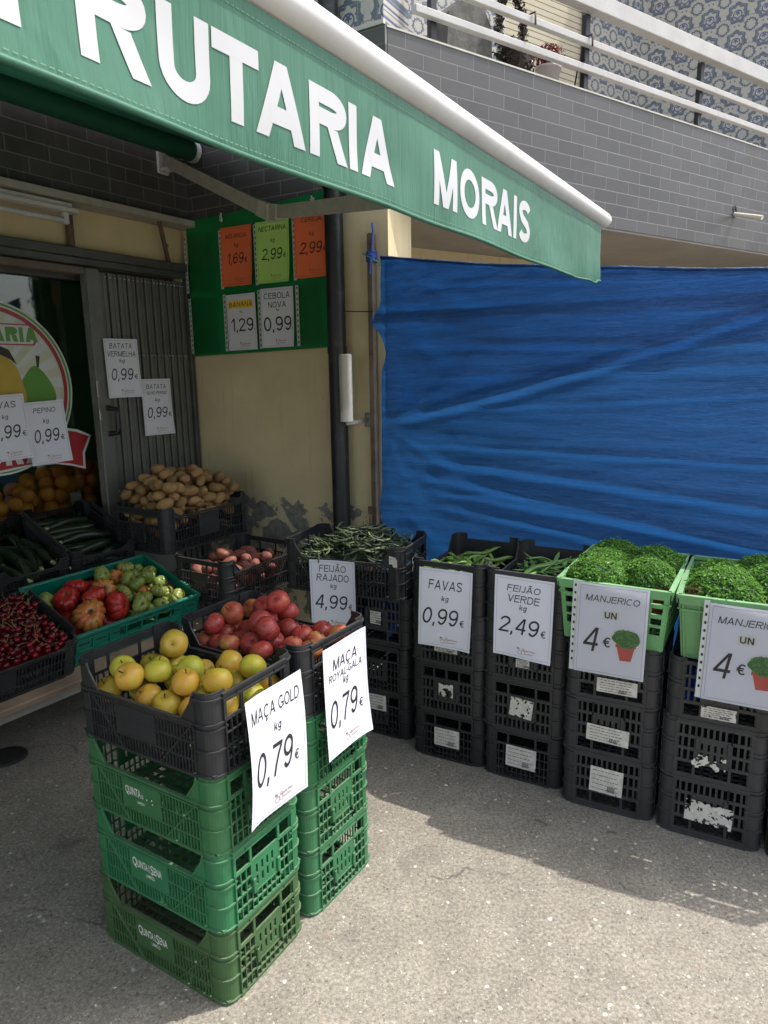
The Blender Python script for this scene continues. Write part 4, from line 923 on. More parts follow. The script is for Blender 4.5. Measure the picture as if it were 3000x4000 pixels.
d = MB(); d.tube([(0, 0, 1.296), (0, 0, 1.596)], .030, 24); d.tube([(0, 0, 1.5965), (0, 0, 1.602)], .0275, 24); d.build('roll', M['bag'], bg)
d = MB(); d.grid(10, 12, lambda u, v: (.0315 * math.cos(-2.4 + 2.0 * min(u * 1.6, 1)) + max(0, u - .6) * .09, .0315 * math.sin(-2.4 + 2.0 * min(u * 1.6, 1)) - .002 + .008 * math.sin(u * 8) * max(0, u - .5), 1.33 + .05 * u + (1.596 - 1.33 - .05 * u) * v)); d.build('loose_sheet', M['film_bag'] if 'film_bag' in M else M['film'], bg)

# ------------------------------------------------------------------ tarpaulin
TIES = [(-.69, 1.285, 1.0, .3), (-.72, 1.785, .7, 1.1), (-.69, .98, .9, 2.2), (-.66, 1.99, .8, .2)]
def tarp_y(x, z):
    y = 0.0
    for tx, tz, amp, ph in TIES:
        dx, dz = x - tx, z - tz; r = math.hypot(dx, dz); th = math.atan2(dz, dx)
        fall = math.exp(-r / .9) * min(1, r / .35)
        s1 = math.sin(th * 9 + ph); s2 = math.sin(th * 21 + ph * 2)
        y += amp * fall * (.007 * s1 * abs(s1) + .004 * s2 * abs(s2))
    k = min(1, max(0, (x + .70) / .3)); c = 1.30 + .20 * (x + .69) + .05 * (x + .69) ** 2
    y += (-.020 * math.exp(-((z - c) / .022) ** 2) + .014 * math.exp(-((z - c + .034) / .02) ** 2)) * k
    y += -.010 * math.exp(-((z - 1.735 + .01 * x) / .022) ** 2) + .008 * math.exp(-((z - 1.775) / .016) ** 2)
    for a0, sl, am, wd in ((1.20, -.02, .010, .022), (1.13, -.09, .018, .035), (1.05, -.15, .022, .045), (.99, -.10, .014, .03), (.93, -.13, .016, .035), (1.36, .06, .008, .02), (1.50, .02, .007, .03), (1.63, -.03, .008, .025), (1.88, -.05, .007, .02)):
        cc = a0 + sl * (x + .3); kk = min(1, max(0, (x + .65) / .5))
        am *= .8; wd *= .62
        y += (-am * math.exp(-((z - cc) / wd) ** 2) + am * .7 * math.exp(-((z - cc + wd * 1.6) / wd) ** 2)) * kk
    y += .003 * noise.noise((x * 1.6, z * 22, 5)) + .0016 * noise.noise((x * 5, z * 60, 9)) + .004 * noise.noise((x * 1.3, z * 5, 2))
    cr_ = 1 - abs(noise.noise((x * 1.1 + 3, z * 13 - x * 1.5, 4))); c2 = 1 - abs(noise.noise((x * 2.3 + 9, z * 30 - x * 2.0, 7)))
    y += -.0035 * cr_ ** 10 - .0018 * c2 ** 10
    return y - .02 * math.sin(min(1, max(0, (x + .7) / 2.4)) * math.pi)
def tarp_top(x): return 2.010 - .113 * min(1, (x + .67) / .88) - .075 * max(0, x - .21) + .004 * math.sin(x * 7)
def tarp_left(z):
    return -.69 - .045 * math.exp(-((z - 1.745) / .045) ** 2) - .012 * math.exp(-((z - .9) / .06) ** 2) + .025 * math.exp(-((z - 1.60) / .06) ** 2) + .025 * max(0, (z - 1.9)) * 4 * .25
tp_ = thing('tarpaulin', 'blue woven plastic tarpaulin stretched as a screen behind the crates', 'tarpaulin', TO, TY)
d = MB()
def tfn(u, v):
    x0 = 0; zt = tarp_top(-.69 + 2.6 * u)
    z = .02 + (zt - .02) * v
    xl = tarp_left(z); x = xl + (1.9 - xl) * u
    return (x, tarp_y(x, z), z)
d.grid(170, 190, tfn); d.build('sheet', M['tarp'], tp_)
hm = MB(); hm.tube([(lambda q: (q[0], q[1] - .002, q[2] - .004))(tfn(i / 90, 1)) for i in range(91)], [.006 + .003 * noise.noise((i * .4, 0, 0)) for i in range(91)], 7); hm.build('hem', M['tarp'], tp_)
fl = MB(); fl.grid(110, 90, lambda u, v: (lambda x: (x, tarp_y(x, (1.33 + .20 * (x + .69)) + (tarp_top(x) - .004 - (1.33 + .20 * (x + .69))) * v) + .006, (1.33 + .20 * (x + .69)) + (tarp_top(x) - .004 - (1.33 + .20 * (x + .69))) * v))(-.66 + 2.5 * u)); fl.build('added_shade_sheet', M['shade_sheet'], tp_)  # extra sheet added behind the tarpaulin only to dim its upper part

# ------------------------------------------------------------------ balcony: railing, stub pipe, plants
ra = thing('balcony_railing', 'white three-bar railing on black posts above the grey brick parapet', 'railing', CO_, CY)
for zc, hh, x0 in ((3.053, .016, .147), (3.176, .016, .40), (3.362, .040, .52)):
    d = MB(); d.bbox(x0, 4.6, -.012 if hh < .03 else -.03, .02 if hh < .03 else .03, zc - hh, zc + hh, .003); d.build('rail', M['rail_white'], ra)
for xx in (.272, 1.30, 2.352, 3.4):
    d = MB(); d.bbox(xx - .018, xx + .018, .0205, .05, 2.955, 3.321, .003); d.build('post', M['black_metal'], ra)
sp0 = Vector((2.788, 0, 2.502))
d = MB(); d.tube([sp0, sp0 + Vector((.005, -.185, -.052))], .0145, 14, caps=True); st = tag(d.build('stub_pipe', M['pvc'], None, CO_, CY), 'short cream plastic drain stub sticking out of the grey brick parapet', 'pipe')
d = MB()
for k in range(6): d.lathe([(.012 + .008 * (k % 3) / 2, .003), (.02 + .008 * random.random(), 0)], 9, 0, Matrix.Translation((2.787 + random.uniform(-.008, .008), 0, 2.502 + random.uniform(-.004, .035))) @ Matrix.Rotation(R_(90), 4, 'X'))
d.build('sealant', M['black_metal'], st)

def leaf_cloud(n, rx_, ry_, rz_, ls, half=False, seed=1, shell=.55, long=2.0, up=.3, lumpy=.13, stray=0.0):
    rd = random.Random(seed); mb = MB()
    for i in range(n):
        while True:
            v = Vector((rd.uniform(-1, 1), rd.uniform(-1, 1), rd.uniform(0 if half else -1, 1)))
            if shell < v.length < 1: break
        lump = 1 + lumpy * noise.noise((v.x * 2.6 + seed, v.y * 2.6, v.z * 2.6))
        if rd.random() < stray: lump *= rd.uniform(1.02, 1.12)
        p = Vector((v.x * rx_, v.y * ry_, v.z * rz_)) * lump
        nn = (Vector((v.x, v.y, v.z + up)).normalized() + Vector((rd.uniform(-.7, .7), rd.uniform(-.7, .7), rd.uniform(-.5, .7)))).normalized()
        a = nn.orthogonal().normalized(); a = (a * math.cos(i * 2.4) + nn.cross(a) * math.sin(i * 2.4)); b = nn.cross(a)
        s_ = ls * rd.uniform(.6, 1.25); t_ = s_ / long
        mb.add([p - a * s_ * .5, p + b * t_ * .5 + nn * t_ * .12, p + a * s_ * .5 - nn * s_ * .15, p - b * t_ * .5 + nn * t_ * .12], [(0, 1, 2), (0, 2, 3)], 0, None, False)
    return mb
# weathered cement jardiniere
ce = MB(); ce.prism([(.53, 2.46), (.79, 2.46), (.815, 3.05), (.80, 3.22), (.755, 3.285), (.67, 3.295), (.58, 3.28), (.525, 3.22), (.51, 3.0)], .22, .34)
tag(ce.build('cement_slab', M['cement'], None, CO_, CY), 'weathered grey cement slab with a rounded top standing behind the railing', 'slab')
hb = thing('plant_basket', 'rusty wire basket of dark dried plant hung on the railing', 'plant basket', CO_, CY)
d = MB()
for xx in (.80, .92, 1.06, 1.2, 1.32): d.tube([(xx, .09, 2.98), (xx, .13, 2.975), (xx, .27, 2.97), (xx + .01, .285, 3.14)], .004, 5)
for yy, zz in ((.09, 2.98), (.27, 2.97), (.285, 3.14), (.09, 3.10)): d.tube([(.78, yy, zz), (1.35, yy, zz)], .004, 5)
for xx in (.86, 1.28): d.tube([(xx, .05, 3.10), (xx, .03, 3.21), (xx, -.025, 3.205), (xx, -.028, 3.15)], .0055, 6); d.tube([(xx, .085, 2.98), (xx, .06, 3.10)], .0045, 5)
d.tube([(.92 + .085 * math.cos(a), .20, 3.22 + .17 * math.sin(a)) for a in [math.pi * i / 16 for i in range(17)]], .006, 6)
d.build('wire_frame', M['iron'], hb)
d = leaf_cloud(1500, .115, .09, .12, .022, seed=4, shell=.55, lumpy=.08); d.lathe([(max(.001, .085 * math.sin(math.pi * i / 8)), -.095 * math.cos(math.pi * i / 8)) for i in range(9)], 14); d.build('dried_plant', M['dark_plant'], hb, (.95, .2, 3.08))
d = MB()
for q in range(15):
    a_ = math.pi * (1.12 - q / 14 * 1.2); c_ = leaf_cloud(70, .03, .03, .03, .02, seed=40 + q, shell=.2); d.add([p + Vector((.92 + .085 * math.cos(a_), .2, 3.22 + .17 * math.sin(a_))) for p in c_.v], c_.f)
d.build('dried_trailer', M['dark_plant'], hb)
pt = thing('plant_pot', 'white pot with a dark red succulent in the wire basket', 'plant pot', tuple(wp(CO_, CY, 1.19, .19, 0)), CY)
d = MB(); d.lathe([(.0, 2.99), (.05, 2.99), (.066, 3.085), (.07, 3.085), (.07, 3.1), (.06, 3.1), (.05, 3.09), (0, 3.09)], 18); d.build('pot', M['rail_white'], pt)
d = leaf_cloud(420, .085, .085, .055, .024, half=False, seed=8, shell=.3); d.build('succulent', M['red_plant'], pt, (0, 0, 3.16))
pt = tag(leaf_cloud(160, .1, .07, .1, .03, half=True, seed=12, shell=.1).build('dried_plant', M['olive_plant'], None, tuple(wp(CO_, CY, 2.12, .25, 2.93)), CY), 'small olive dried plant showing above the parapet beside a black post', 'plant')
pt = tag(leaf_cloud(240, .17, .08, .085, .035, half=True, seed=13, shell=.1).build('dried_plant', M['dry_plant'], None, tuple(wp(CO_, CY, 2.55, .25, 2.93)), CY), 'low brown dried plant above the parapet, farther right along the balcony', 'plant')
d = MB(); d.tube([(1.80, .3, 3.0), (1.9, .3, 3.04), (1.96, .3, 3.045), (2.0, .3, 3.02), (2.01, .3, 2.96), (2.01, .3, 2.46)], .012, 10)
tag(d.build('steel_tube', M['chrome'], None, CO_, CY), 'bent bright steel tube peeping over the parapet', 'tube')

# ------------------------------------------------------------------ crates
def wall_grid(mb, T, x0, x1, z0, z1, nx, nz, bw, bh, t, mi=0, zoff=0.0):
    for i in range(nx + 1):
        x = x0 + (x1 - x0) * i / nx; mb.box(x - bw / 2, x + bw / 2, -t, 0, z0, z1, mi, T)
    for j in range(nz + 1):
        z = z0 + (z1 - z0) * j / nz; mb.box(x0 - bw / 2, x1 + bw / 2, -t - .0012, -.0012 if t > .003 else .0005, z - bh / 2, z + bh / 2, mi, T)
def side_T(L, Wd, which):
    # local wall frame: x along the wall (to the right seen from outside), -y outward
    if which == 'front': return Matrix.Translation((0, -Wd / 2, 0))
    if which == 'back': return Matrix.Translation((0, Wd / 2, 0)) @ Matrix.Rotation(math.pi, 4, 'Z')
    if which == 'right': return Matrix.Translation((L / 2, 0, 0)) @ Matrix.Rotation(math.pi / 2, 4, 'Z')
    if which == 'left': return Matrix.Translation((-L / 2, 0, 0)) @ Matrix.Rotation(-math.pi / 2, 4, 'Z')
def post(mb, L, Wd, H, sx, sy, r=.03, arm=.022, t=.004):
    # rounded corner post with moulded rings
    def path(o):
        pts = [(L / 2 - r - arm, Wd / 2 + o), (L / 2 - r, Wd / 2 + o)]
        pts += [(L / 2 - r + (r + o) * math.sin(R_(a)), Wd / 2 - r + (r + o) * math.cos(R_(a))) for a in (15, 30, 45, 60, 75)]
        pts += [(L / 2 + o, Wd / 2 - r), (L / 2 + o, Wd / 2 - r - arm)]
        return [(x * sx, y * sy) for x, y in pts]
    def shell(z0, z1, o0, o1):
        A = path(o0); B = path(o1); n = len(A); flip = sx * sy < 0
        vs = [(x, y, z0) for x, y in A] + [(x, y, z0) for x, y in B] + [(x, y, z1) for x, y in A] + [(x, y, z1) for x, y in B]
        fs = []
        for i in range(n - 1):
            fs += [(n + i, n + i + 1, 3 * n + i + 1, 3 * n + i), (i + 1, i, 2 * n + i, 2 * n + i + 1), (2 * n + i, 3 * n + i, 3 * n + i + 1, 2 * n + i + 1), (i, i + 1, n + i + 1, n + i)]
        fs += [(0, n, 3 * n, 2 * n), (n - 1, 2 * n - 1 + n * 0, 4 * n - 1, 3 * n - 1)]
        if not flip: fs = [tuple(reversed(f)) for f in fs]
        mb.add(vs, fs)
    shell(.0, H, -t, .0)
    for z in (.004, .066, .118, .132, H - .012): shell(z, z + .0045, -.0005, .0045)
    shell(H - .004, H + .006, -t - .002, -.001)

def crate_mesh(name, mat, L=.467, Wd=.303, H=.204, low=.138, ribs=34, plate=(-.085, .055), short='grid', flip=False, both_high=False, long_rows=2, plate_h=(.045, .122), xbrace=True, bars=.0042, shut=False):
    mb = MB(); a = .052
    # floor lattice
    for i in range(15): x = -L / 2 + .012 + (L - .024) * i / 14; mb.box(x - .003, x + .003, -Wd / 2 + .004, Wd / 2 - .004, .006, .012)
    for i in range(11): y = -Wd / 2 + .01 + (Wd - .02) * i / 10; mb.box(-L / 2 + .004, L / 2 - .004, y - .006, y + .006, .0065, .0115)
    for sx in (-1, 1):
        for sy in (-1, 1): post(mb, L, Wd, H, sx, sy)
    for sd_ in ('front', 'back'):
        T = side_T(L, Wd, sd_); hx = L / 2 - a
        x = -hx; n = ribs
        for i in range(n + 1):
            x = -hx + 2 * hx * i / n
            if plate and plate[0] < x < plate[1]:
                mb.box(x - .0016, x + .0016, -.004, 0, .004, plate_h[0], 0, T); continue
            mb.box(x - bars * .4, x + bars * .4, -.004, 0, .004, low - .012, 0, T)
        for z, hh, pr in [(.004, .004, .0055), (low - .012, .002, .0055), (low - .001, .0035, .008)] + [(low * (k + 1) / (long_rows + 1) * .93, .0016, .0052) for k in range(long_rows)]:
            mb.box(-hx - .004, hx + .004, -pr, .001, z - hh, z + hh, 0, T)
        if plate: mb.box(plate[0], plate[1], -.0048, -.0005, plate_h[0], plate_h[1], 0, T)
        if xbrace:
            for s_ in (-1, 1):
                p0 = (s_ * (hx - .005), low - .008); p1 = (s_ * (hx - .115), .008); dxx = .0022
                mb.add([(p0[0] - dxx, -.0062, p0[1]), (p0[0] + dxx, -.0062, p0[1]), (p1[0] + dxx, -.0062, p1[1]), (p1[0] - dxx, -.0062, p1[1]), (p0[0] - dxx, -.001, p0[1]), (p0[0] + dxx, -.001, p0[1]), (p1[0] + dxx, -.001, p1[1]), (p1[0] - dxx, -.001, p1[1])], [(0, 3, 2, 1), (4, 5, 6, 7), (0, 1, 5, 4), (1, 2, 6, 5), (2, 3, 7, 6), (3, 0, 4, 7)], 0, T)
        for s_ in (-1, 1):
            pl = [(s_ * (hx + .006), low), (s_ * (hx - .034), low), (s_ * (hx + .006), H - .004)]
            mb.prism(pl if s_ < 0 else pl, -.004, 0, 0, T)
            mb.tube([(s_ * (hx - .036), -.003, low + .001), (s_ * (hx - .004), -.003, H - .018), (s_ * (hx + .002), -.003, H + .001)], .0032, 5, 0, T, smooth=False)
    for sd_ in ('right', 'left'):
        T = side_T(L, Wd, sd_); hy = Wd / 2 - a
        if shut and sd_ == 'right': mb.box(-hy - .01, hy + .01, -.004, 0, .004, H - .02, 0, T); continue  # unseen far end made solid to stop light leaking through the slots
        if flip: T = T @ Matrix.Translation((0, 0, H)) @ Matrix.Scale(-1, 4, (0, 0, 1))
        top = H - .004; op0 = .142; op1 = .184
        mb.box(-hy - .012, hy + .012, -.004, 0, op1, top, 0, T); mb.box(-hy - .014, hy + .014, -.0075, .001, top - .004, top + .003, 0, T); mb.box(-hy - .012, hy + .012, -.006, -.001, op1 - .003, op1 + .002, 0, T)
        for i in (-.5, .5): mb.box(i * hy * 1.35 - .0015, i * hy * 1.35 + .0015, -.0065, -.001, op1, top - .004, 0, T)
        mb.box(-hy - .012, hy + .012, -.0055, -.0002, op0 - .005, op0 + .0, 0, T)
        pw = .052
        for xx in (-hy - .008, -pw, pw, hy + .008): mb.box(xx - .004, xx + .004, -.0052, -.0004, op0, op1 - .003, 0, T)
        if short == 'split': mb.box(-.004, .004, -.0052, -.0004, op0, op1 - .003, 0, T)
        mb.box(-pw, pw, -.0048, -.0006, .128, op0 - .005, 0, T)
        nxs = 6 if short == 'grid' else 5; bw = bars if short == 'grid' else .0085; bh = .0032 if short == 'grid' else .010
        rows = 4 if short == 'grid' else 3
        for (xa, xb) in ((-hy - .008, -pw), (pw, hy + .008)):
            k = max(2, round((xb - xa) / .0165)); wall_grid(mb, T, xa, xb, .006, op0 - .006, k, rows, bw * .8, bh, .005)
        wall_grid(mb, T, -pw, pw, .006, .05, 6, 1 if short != 'grid' else 2, bw * .8, bh, .005)
        # middle panel with its slots
        for (za, zb, solid) in ((.05, .066, 1), (.066, .090, 0), (.090, .098, 1), (.098, .122, 0), (.122, .128, 1)):
            if solid: mb.box(-pw, pw, -.0046, -.0008, za, zb, 0, T)
            else:
                xs_ = (-pw, -.036, -.029, -.016, -.009, .003, .010, .022, .029, pw)
                for q in range(0, len(xs_), 2): mb.box(xs_[q], xs_[q + 1], -.0046, -.0008, za, zb, 0, T)
        for s_ in (-1, 1): mb.bbox(s_ * .046 - .006, s_ * .046 + .006, -.0105, -.0048, .05, .092, .002, 0, T)
        mb.box(-hy - .012, hy + .012, -.0065, .0005, .0, .007, 0, T)
    return mb.mesh(name, mat)

def sticker(parent, T, cx, cz, w_, h_, torn=0, seed=0, tilt=0.0, text_lines=5, depth=.0082):
    rd = random.Random(seed); mb = MB(); sx_ = seed * 1.7
    thr = -.75 + 1.0 * torn
    gone = lambda u, v: torn > .05 and noise.noise((u * w_ * 55 + sx_, v * h_ * 55, sx_)) + .5 * noise.noise((u * w_ * 170, v * h_ * 170 + sx_, 2.0)) - .5 * torn * (1 - 4 * (u - .5) ** 2) + torn * .9 * max(abs(u - .5), abs(v - .5)) + .55 * (1 - 4 * (u - .5) ** 2) * (1 - 4 * (v - .5) ** 2) - .35 * torn * max(abs(u - .5), abs(v - .5)) ** 2 * 4 < thr - .1
    mb.grid(44, 36, lambda u, v: (cx - w_ / 2 + w_ * u, -depth, cz - h_ / 2 + h_ * v), 0, None, False, gone)
    if torn < .6:
        for k in range(text_lines):
            z = cz + h_ * (.36 - .72 * k / max(1, text_lines - 1)); x = cx - w_ * .42
            while x < cx + w_ * .3:
                l_ = rd.uniform(.004, .014); mb.quad((x, -depth - .0004, z - .0011), (x + l_, -depth - .0004, z - .0011), (x + l_, -depth - .0004, z + .0011), (x, -depth - .0004, z + .0011), 1); x += l_ + .003
        for k in range(12):
            x = cx + w_ * .05 + k * .0022; mb.quad((x, -depth - .0005, cz - h_ * .42), (x + .0009 + .0006 * (k % 3 == 0), -depth - .0005, cz - h_ * .42), (x + .0009 + .0006 * (k % 3 == 0), -depth - .0005, cz - h_ * .2), (x, -depth - .0005, cz - h_ * .2), 1)
    C0 = Matrix.Translation((cx, 0, cz)) @ Matrix.Rotation(tilt, 4, 'Y') @ Matrix.Translation((-cx, 0, -cz))
    mb.v = [T @ (C0 @ p) for p in mb.v]
    mb.build('label_sticker', [M['sticker'], M['ink']], parent)

ME = {}
ME['q1'] = crate_mesh('ventilated_crate', M['green_crate']); ME['q2'] = crate_mesh('ventilated_crate', M['green_crate_teal']); ME['q3'] = crate_mesh('ventilated_crate', M['green_crate_olive'])
ME['qb'] = crate_mesh('ventilated_crate', M['black_crate'])
ME['k1'] = crate_mesh('ventilated_crate', M['black_crate'], Wd=.297, short='split', shut=True); ME['k2'] = crate_mesh('ventilated_crate', M['grey_crate'], Wd=.305, short='split2', shut=True); ME['k2f'] = crate_mesh('ventilated_crate', M['grey_crate'], Wd=.305, plate=(-.182, .182), plate_h=(.010, .124), short='slots', flip=True, shut=True); ME['k3'] = crate_mesh('ventilated_crate', M['black_crate'], Wd=.297, shut=True)  # k2f plates widened over unseen long sides to block leaking sunlight
ME['long'] = crate_mesh('ventilated_crate', M['black_crate'], L=.535, Wd=.33, H=.215, low=.15, ribs=26, plate=None, long_rows=1, bars=.006)
def crate(mesh, label, loc, Y, name='stacked_crate', group=None, cat='crate', rot=None):
    o = link(name, ME[mesh] if isinstance(mesh, str) else mesh, None, loc, Y)
    if rot is not None: o.rotation_euler = rot
    return tag(o, label, cat, group)

rj = random.Random(3)
LAY = .2035
def stack_pos(ax, ay, Y, L, Wd, k, jit=.004):
    # near corner at +L/2, -W/2
    c, s_ = math.cos(Y), math.sin(Y); lx, ly = -L / 2 + rj.uniform(-jit, jit), Wd / 2 + rj.uniform(-jit, jit)
    return (ax + c * lx - s_ * ly, ay + s_ * lx + c * ly, k * LAY)
def plate_text(parent, lines, Wd=.303):
    mb = MB(); T = side_T(.467, Wd, 'front'); y = -.0056
    if lines == 'worn':
        text(mb, 'QUINTA', -.072, -.016, .079, .106, y=y, mi=0, offset=.012, M=T); text(mb, 'DO', -.0135, -.0065, .084, .096, y=y, mi=0, offset=.02, M=T); text(mb, 'LAMEGO', -.03, -.004, .0655, .0735, y=y, mi=0, offset=.012, M=T)
        for q in ((.004, .084), (.022, .088), (.024, .078)): mb.quad((q[0], y, q[1]), (q[0] + .003, y, q[1]), (q[0] + .003, y, q[1] + .005), (q[0], y, q[1] + .004), 0, T)
    else:
        text(mb, 'Q', -.074, -.058, .077, .107, y=y, mi=0, offset=.012, M=T); text(mb, 'UINTA', -.057, -.017, .081, .103, y=y, mi=0, offset=.012, M=T)
        text(mb, 'D', -.0145, -.0085, .0925, .1015, y=y, mi=0, offset=.015, M=T); text(mb, 'O', -.0145, -.0085, .081, .0905, y=y, mi=0, offset=.015, M=T)
        text(mb, 'S', -.0065, .004, .078, .106, y=y, mi=0, offset=.012, M=T); text(mb, 'ENA', .0055, .034 if lines == 'full' else .036, .081, .103, y=y, mi=0, offset=.012, M=T); text(mb, 'LAMEGO', -.026, .006, .0635, .0735, y=y, mi=0, offset=.012, M=T)
    mb.build('printed_name', M['faint'], parent)
Y1 = yaw(120.8); Y2 = yaw(123.0)
lv = ['on the ground', 'second from the ground', 'third from the ground']
for k, (m_, tx) in enumerate((('q3', 'full'), ('q2', 'full'), ('q1', 'worn'))):
    lab = ['olive green crate printed QUINTA DO SENA standing on the ground in the front stack', 'emerald green crate printed QUINTA DO SENA in the middle of the front stack', 'green crate with worn QUINTA lettering directly under the golden apple crate'][k]
    p = stack_pos(-.394, 1.414, Y1, .467, .303, k); o = crate(m_, lab, p, Y1 + R_(rj.uniform(-.8, .8)), group='green crates stacked under the apples'); plate_text(o, tx)
GP = stack_pos(-.394, 1.414, Y1, .467, .303, 3, .002); gold_crate = crate('qb', 'black crate of golden apples on top of the front green stack', GP, Y1, 'fruit_crate')
for k, m_ in enumerate(('q1', 'q1', 'q2')):
    lab = ['green crate on the ground under the red apples', 'green crate second from the ground under the red apples', 'emerald green crate directly under the black crate of red apples'][k]
    p = stack_pos(-.222, 1.690, Y2, .467, .303, k); o = crate(m_, lab, p, Y2 + R_(rj.uniform(-1, 1)), group='green crates stacked under the apples'); plate_text(o, 'full')
RP = stack_pos(-.222, 1.690, Y2, .467, .303, 3, .002); royal_crate = crate('qb', 'black crate of red apples on top of the rear green stack', RP, Y2, 'fruit_crate')

# right-hand row: short sides face the viewer; local x points away from the viewer
YR = yaw(28.0)
def row_pos(fx, fy, Wd, k, L=.467):
    # (fx, fy) front-left corner on the ground; local +y is to the viewer's left
    c, s_ = math.cos(YR), math.sin(YR); lx, ly = L / 2 + rj.uniform(-.004, .004), -Wd / 2 + rj.uniform(-.003, .003)
    return (fx + c * lx - s_ * ly, fy + s_ * lx + c * ly, k * LAY)
TF = side_T(.467, .303, 'left')
rows = [
    ('the striped beans', -.168, 2.790, .297, ['k3', 'k3', 'k2f'], [(0, 0, .09, .07, .05, -.02, .05), (2, 0, .05, .055, .2, .02, .02)]),
    ('the FAVAS sign', .104, 2.576, .297, ['k3', 'k1', 'k2'], [(0, 0, .105, .075, .1, 0, .0), (1, 0, .06, .055, .9, 0, 0), (2, 0, .095, .03, .2, 0, -.03)]),
    ('the FEIJÃO VERDE sign', .368, 2.424, .297, ['k3', 'k2', 'k2'], [(0, 0, .115, .085, .15, .02, 0), (1, 0, .085, .075, .6, .1, 0), (2, 0, .05, .03, .3, 0, -.03)]),
    ('the left MANJERICO sign', .622, 2.238, .305, ['k2f', 'k2f', 'k2f'], [(0, 0, .11, .095, .15, .03, .02), (1, 0, .14, .06, .1, .03, -.01), (2, .02, .13, .05, .1, 0, -.03)]),
    ('the right MANJERICO sign', .904, 2.076, .305, ['k2f', 'k2f', 'k2f'], [(0, 0, .14, .075, .75, .05, 0), (1, -.01, .1, .05, 1.0, 0, -.02), (2, 0, .1, .04, .3, 0, -.05)]),
    ('the right picture edge', 1.186, 1.918, .305, ['k2f', 'k2f', 'k2f', 'k2f'], []),
]
LV = ['lowest', 'second', 'third', 'fourth']
for nm, fx, fy, Wd, kinds, stk in rows:
    made = []
    for k, m_ in enumerate(kinds):
        o = crate(m_, f'dusty black crate, {LV[k]} from the ground in the stack under {nm}' if 'edge' not in nm else f'black crate, {LV[k]} from the ground in the stack cut by the right picture edge', row_pos(fx, fy, Wd, k), YR + R_(rj.uniform(-.8, .8)), group='black crates stacked along the tarpaulin')
        made.append(o)
    for i, (k, cx, sw, shh, torn, tilt, cz) in enumerate(stk):
        sticker(made[k], TF, cx, .098 + cz, sw, shh, torn, seed=int(fx * 100) + i, tilt=tilt, depth=.011)
favas_p = row_pos(.104, 2.576, .297, 3); favas_crate = crate('k1', 'black crate of broad beans topping the FAVAS stack', favas_p, YR, 'produce_crate')
verde_p = row_pos(.368, 2.424, .297, 3); verde_crate = crate('k2', 'black crate of flat green beans topping the FEIJÃO VERDE stack', verde_p, YR, 'produce_crate')
FB_P = (-.118, 2.912, 3 * LAY); FB_Y = yaw(112.7)
bean_crate = crate('long', 'black crate of striped beans set long side forward at the left of the row', FB_P, FB_Y, 'produce_crate')
sticker(bean_crate, side_T(.535, .33, 'right'), -.03, .13, .06, .06, .9, seed=77, depth=.008)
sticker(bean_crate, side_T(.535, .33, 'front'), .235, .165, .035, .045, .8, seed=78, depth=.006)

# pale green crates for the pots: open square lattice, tapered
def pale_crate_mesh(L, Wd, H, solid=False):
    mb = MB()
    for i in range(13): x = -L / 2 + .03 + (L - .06) * i / 12; mb.box(x - .004, x + .004, -Wd / 2 + .02, Wd / 2 - .02, .004, .010)
    for i in range(9): y = -Wd / 2 + .03 + (Wd - .06) * i / 8; mb.box(-L / 2 + .02, L / 2 - .02, y - .004, y + .004, .0045, .0095)
    for sd_ in ('front', 'back', 'left', 'right'):
        Ln = L if sd_ in ('front', 'back') else Wd
        T = side_T(L, Wd, sd_) @ Matrix(((1, 0, 0, 0), (0, 1, -.14, .14 * H), (0, 0, 1, 0), (0, 0, 0, 1)))
        T = side_T(L, Wd, sd_)
        hx = Ln / 2 - .006
        def sk(mbx, n0):    # taper the wall in towards the floor
            for q in range(n0, len(mbx.v)):
                p = mbx.v[q]; k = 1 - .10 * (1 - min(1, p.z / H)); mbx.v[q] = Vector((p.x * k, p.y * k, p.z))
        n0 = len(mb.v)
        k = max(4, round(Ln / .052))
        if solid:
            mb.box(-hx, hx, -.0, .004, .0, H - .02, 0, T)
            for i in range(k + 1): x = -hx + 2 * hx * i / k; mb.box(x - .003, x + .003, -.006, .0, .0, H - .02, 0, T)
        else:
            for i in range(k + 1): x = -hx + 2 * hx * i / k; mb.box(x - .006, x + .006, -.0045, .004, .0, H - .012, 0, T)
            for z, hh in ((.006, .006), (.052, .004), (.088, .004), (.125, .005), (.162, .005)): mb.box(-hx - .004, hx + .004, -.0052, .0032, z - hh, z + hh, 0, T)
            for i in range(k):
                x = -hx + 2 * hx * (i + .5) / k
                for z in (.107, .144): mb.box(x - .0165, x + .0165, -.0035, .0025, z + .008, z + .014, 0, T)
            mb.box(-hx, -hx + .05, -.0038, .003, .0, .05, 0, T); mb.box(hx - .05, hx, -.0038, .003, .0, .05, 0, T)
        mb.box(-hx - .012, hx + .012, -.013, .004, H - .012, H, 0, T); mb.box(-hx - .01, hx + .01, -.0125, -.0095, H - .03, H - .0122, 0, T)
        mb.box(-hx - .006, hx + .006, -.011, .0, H - .052, H - .047, 0, T)
        sk(mb, n0)
    return mb.mesh('lattice_crate', M['pale_crate'])
PL, PW, PH = .50, .345, .215
ME['pale'] = pale_crate_mesh(PL, PW, PH); ME['pale_solid'] = pale_crate_mesh(PL, PW, PH, True)
P1 = row_pos(.598, 2.238, PW, 3, PL); P2 = row_pos(.922, 2.058, PW, 3, PL)
P1 = (P1[0], P1[1], 3 * LAY + .004); P2 = (P2[0], P2[1], 3 * LAY + .004)
pale1 = crate('pale', 'pale green lattice crate of potted basil behind the left MANJERICO sign', P1, YR + R_(-2), 'plant_crate'); pale2 = crate('pale_solid', 'pale green ribbed crate of potted basil at the right picture edge', P2, YR, 'plant_crate')

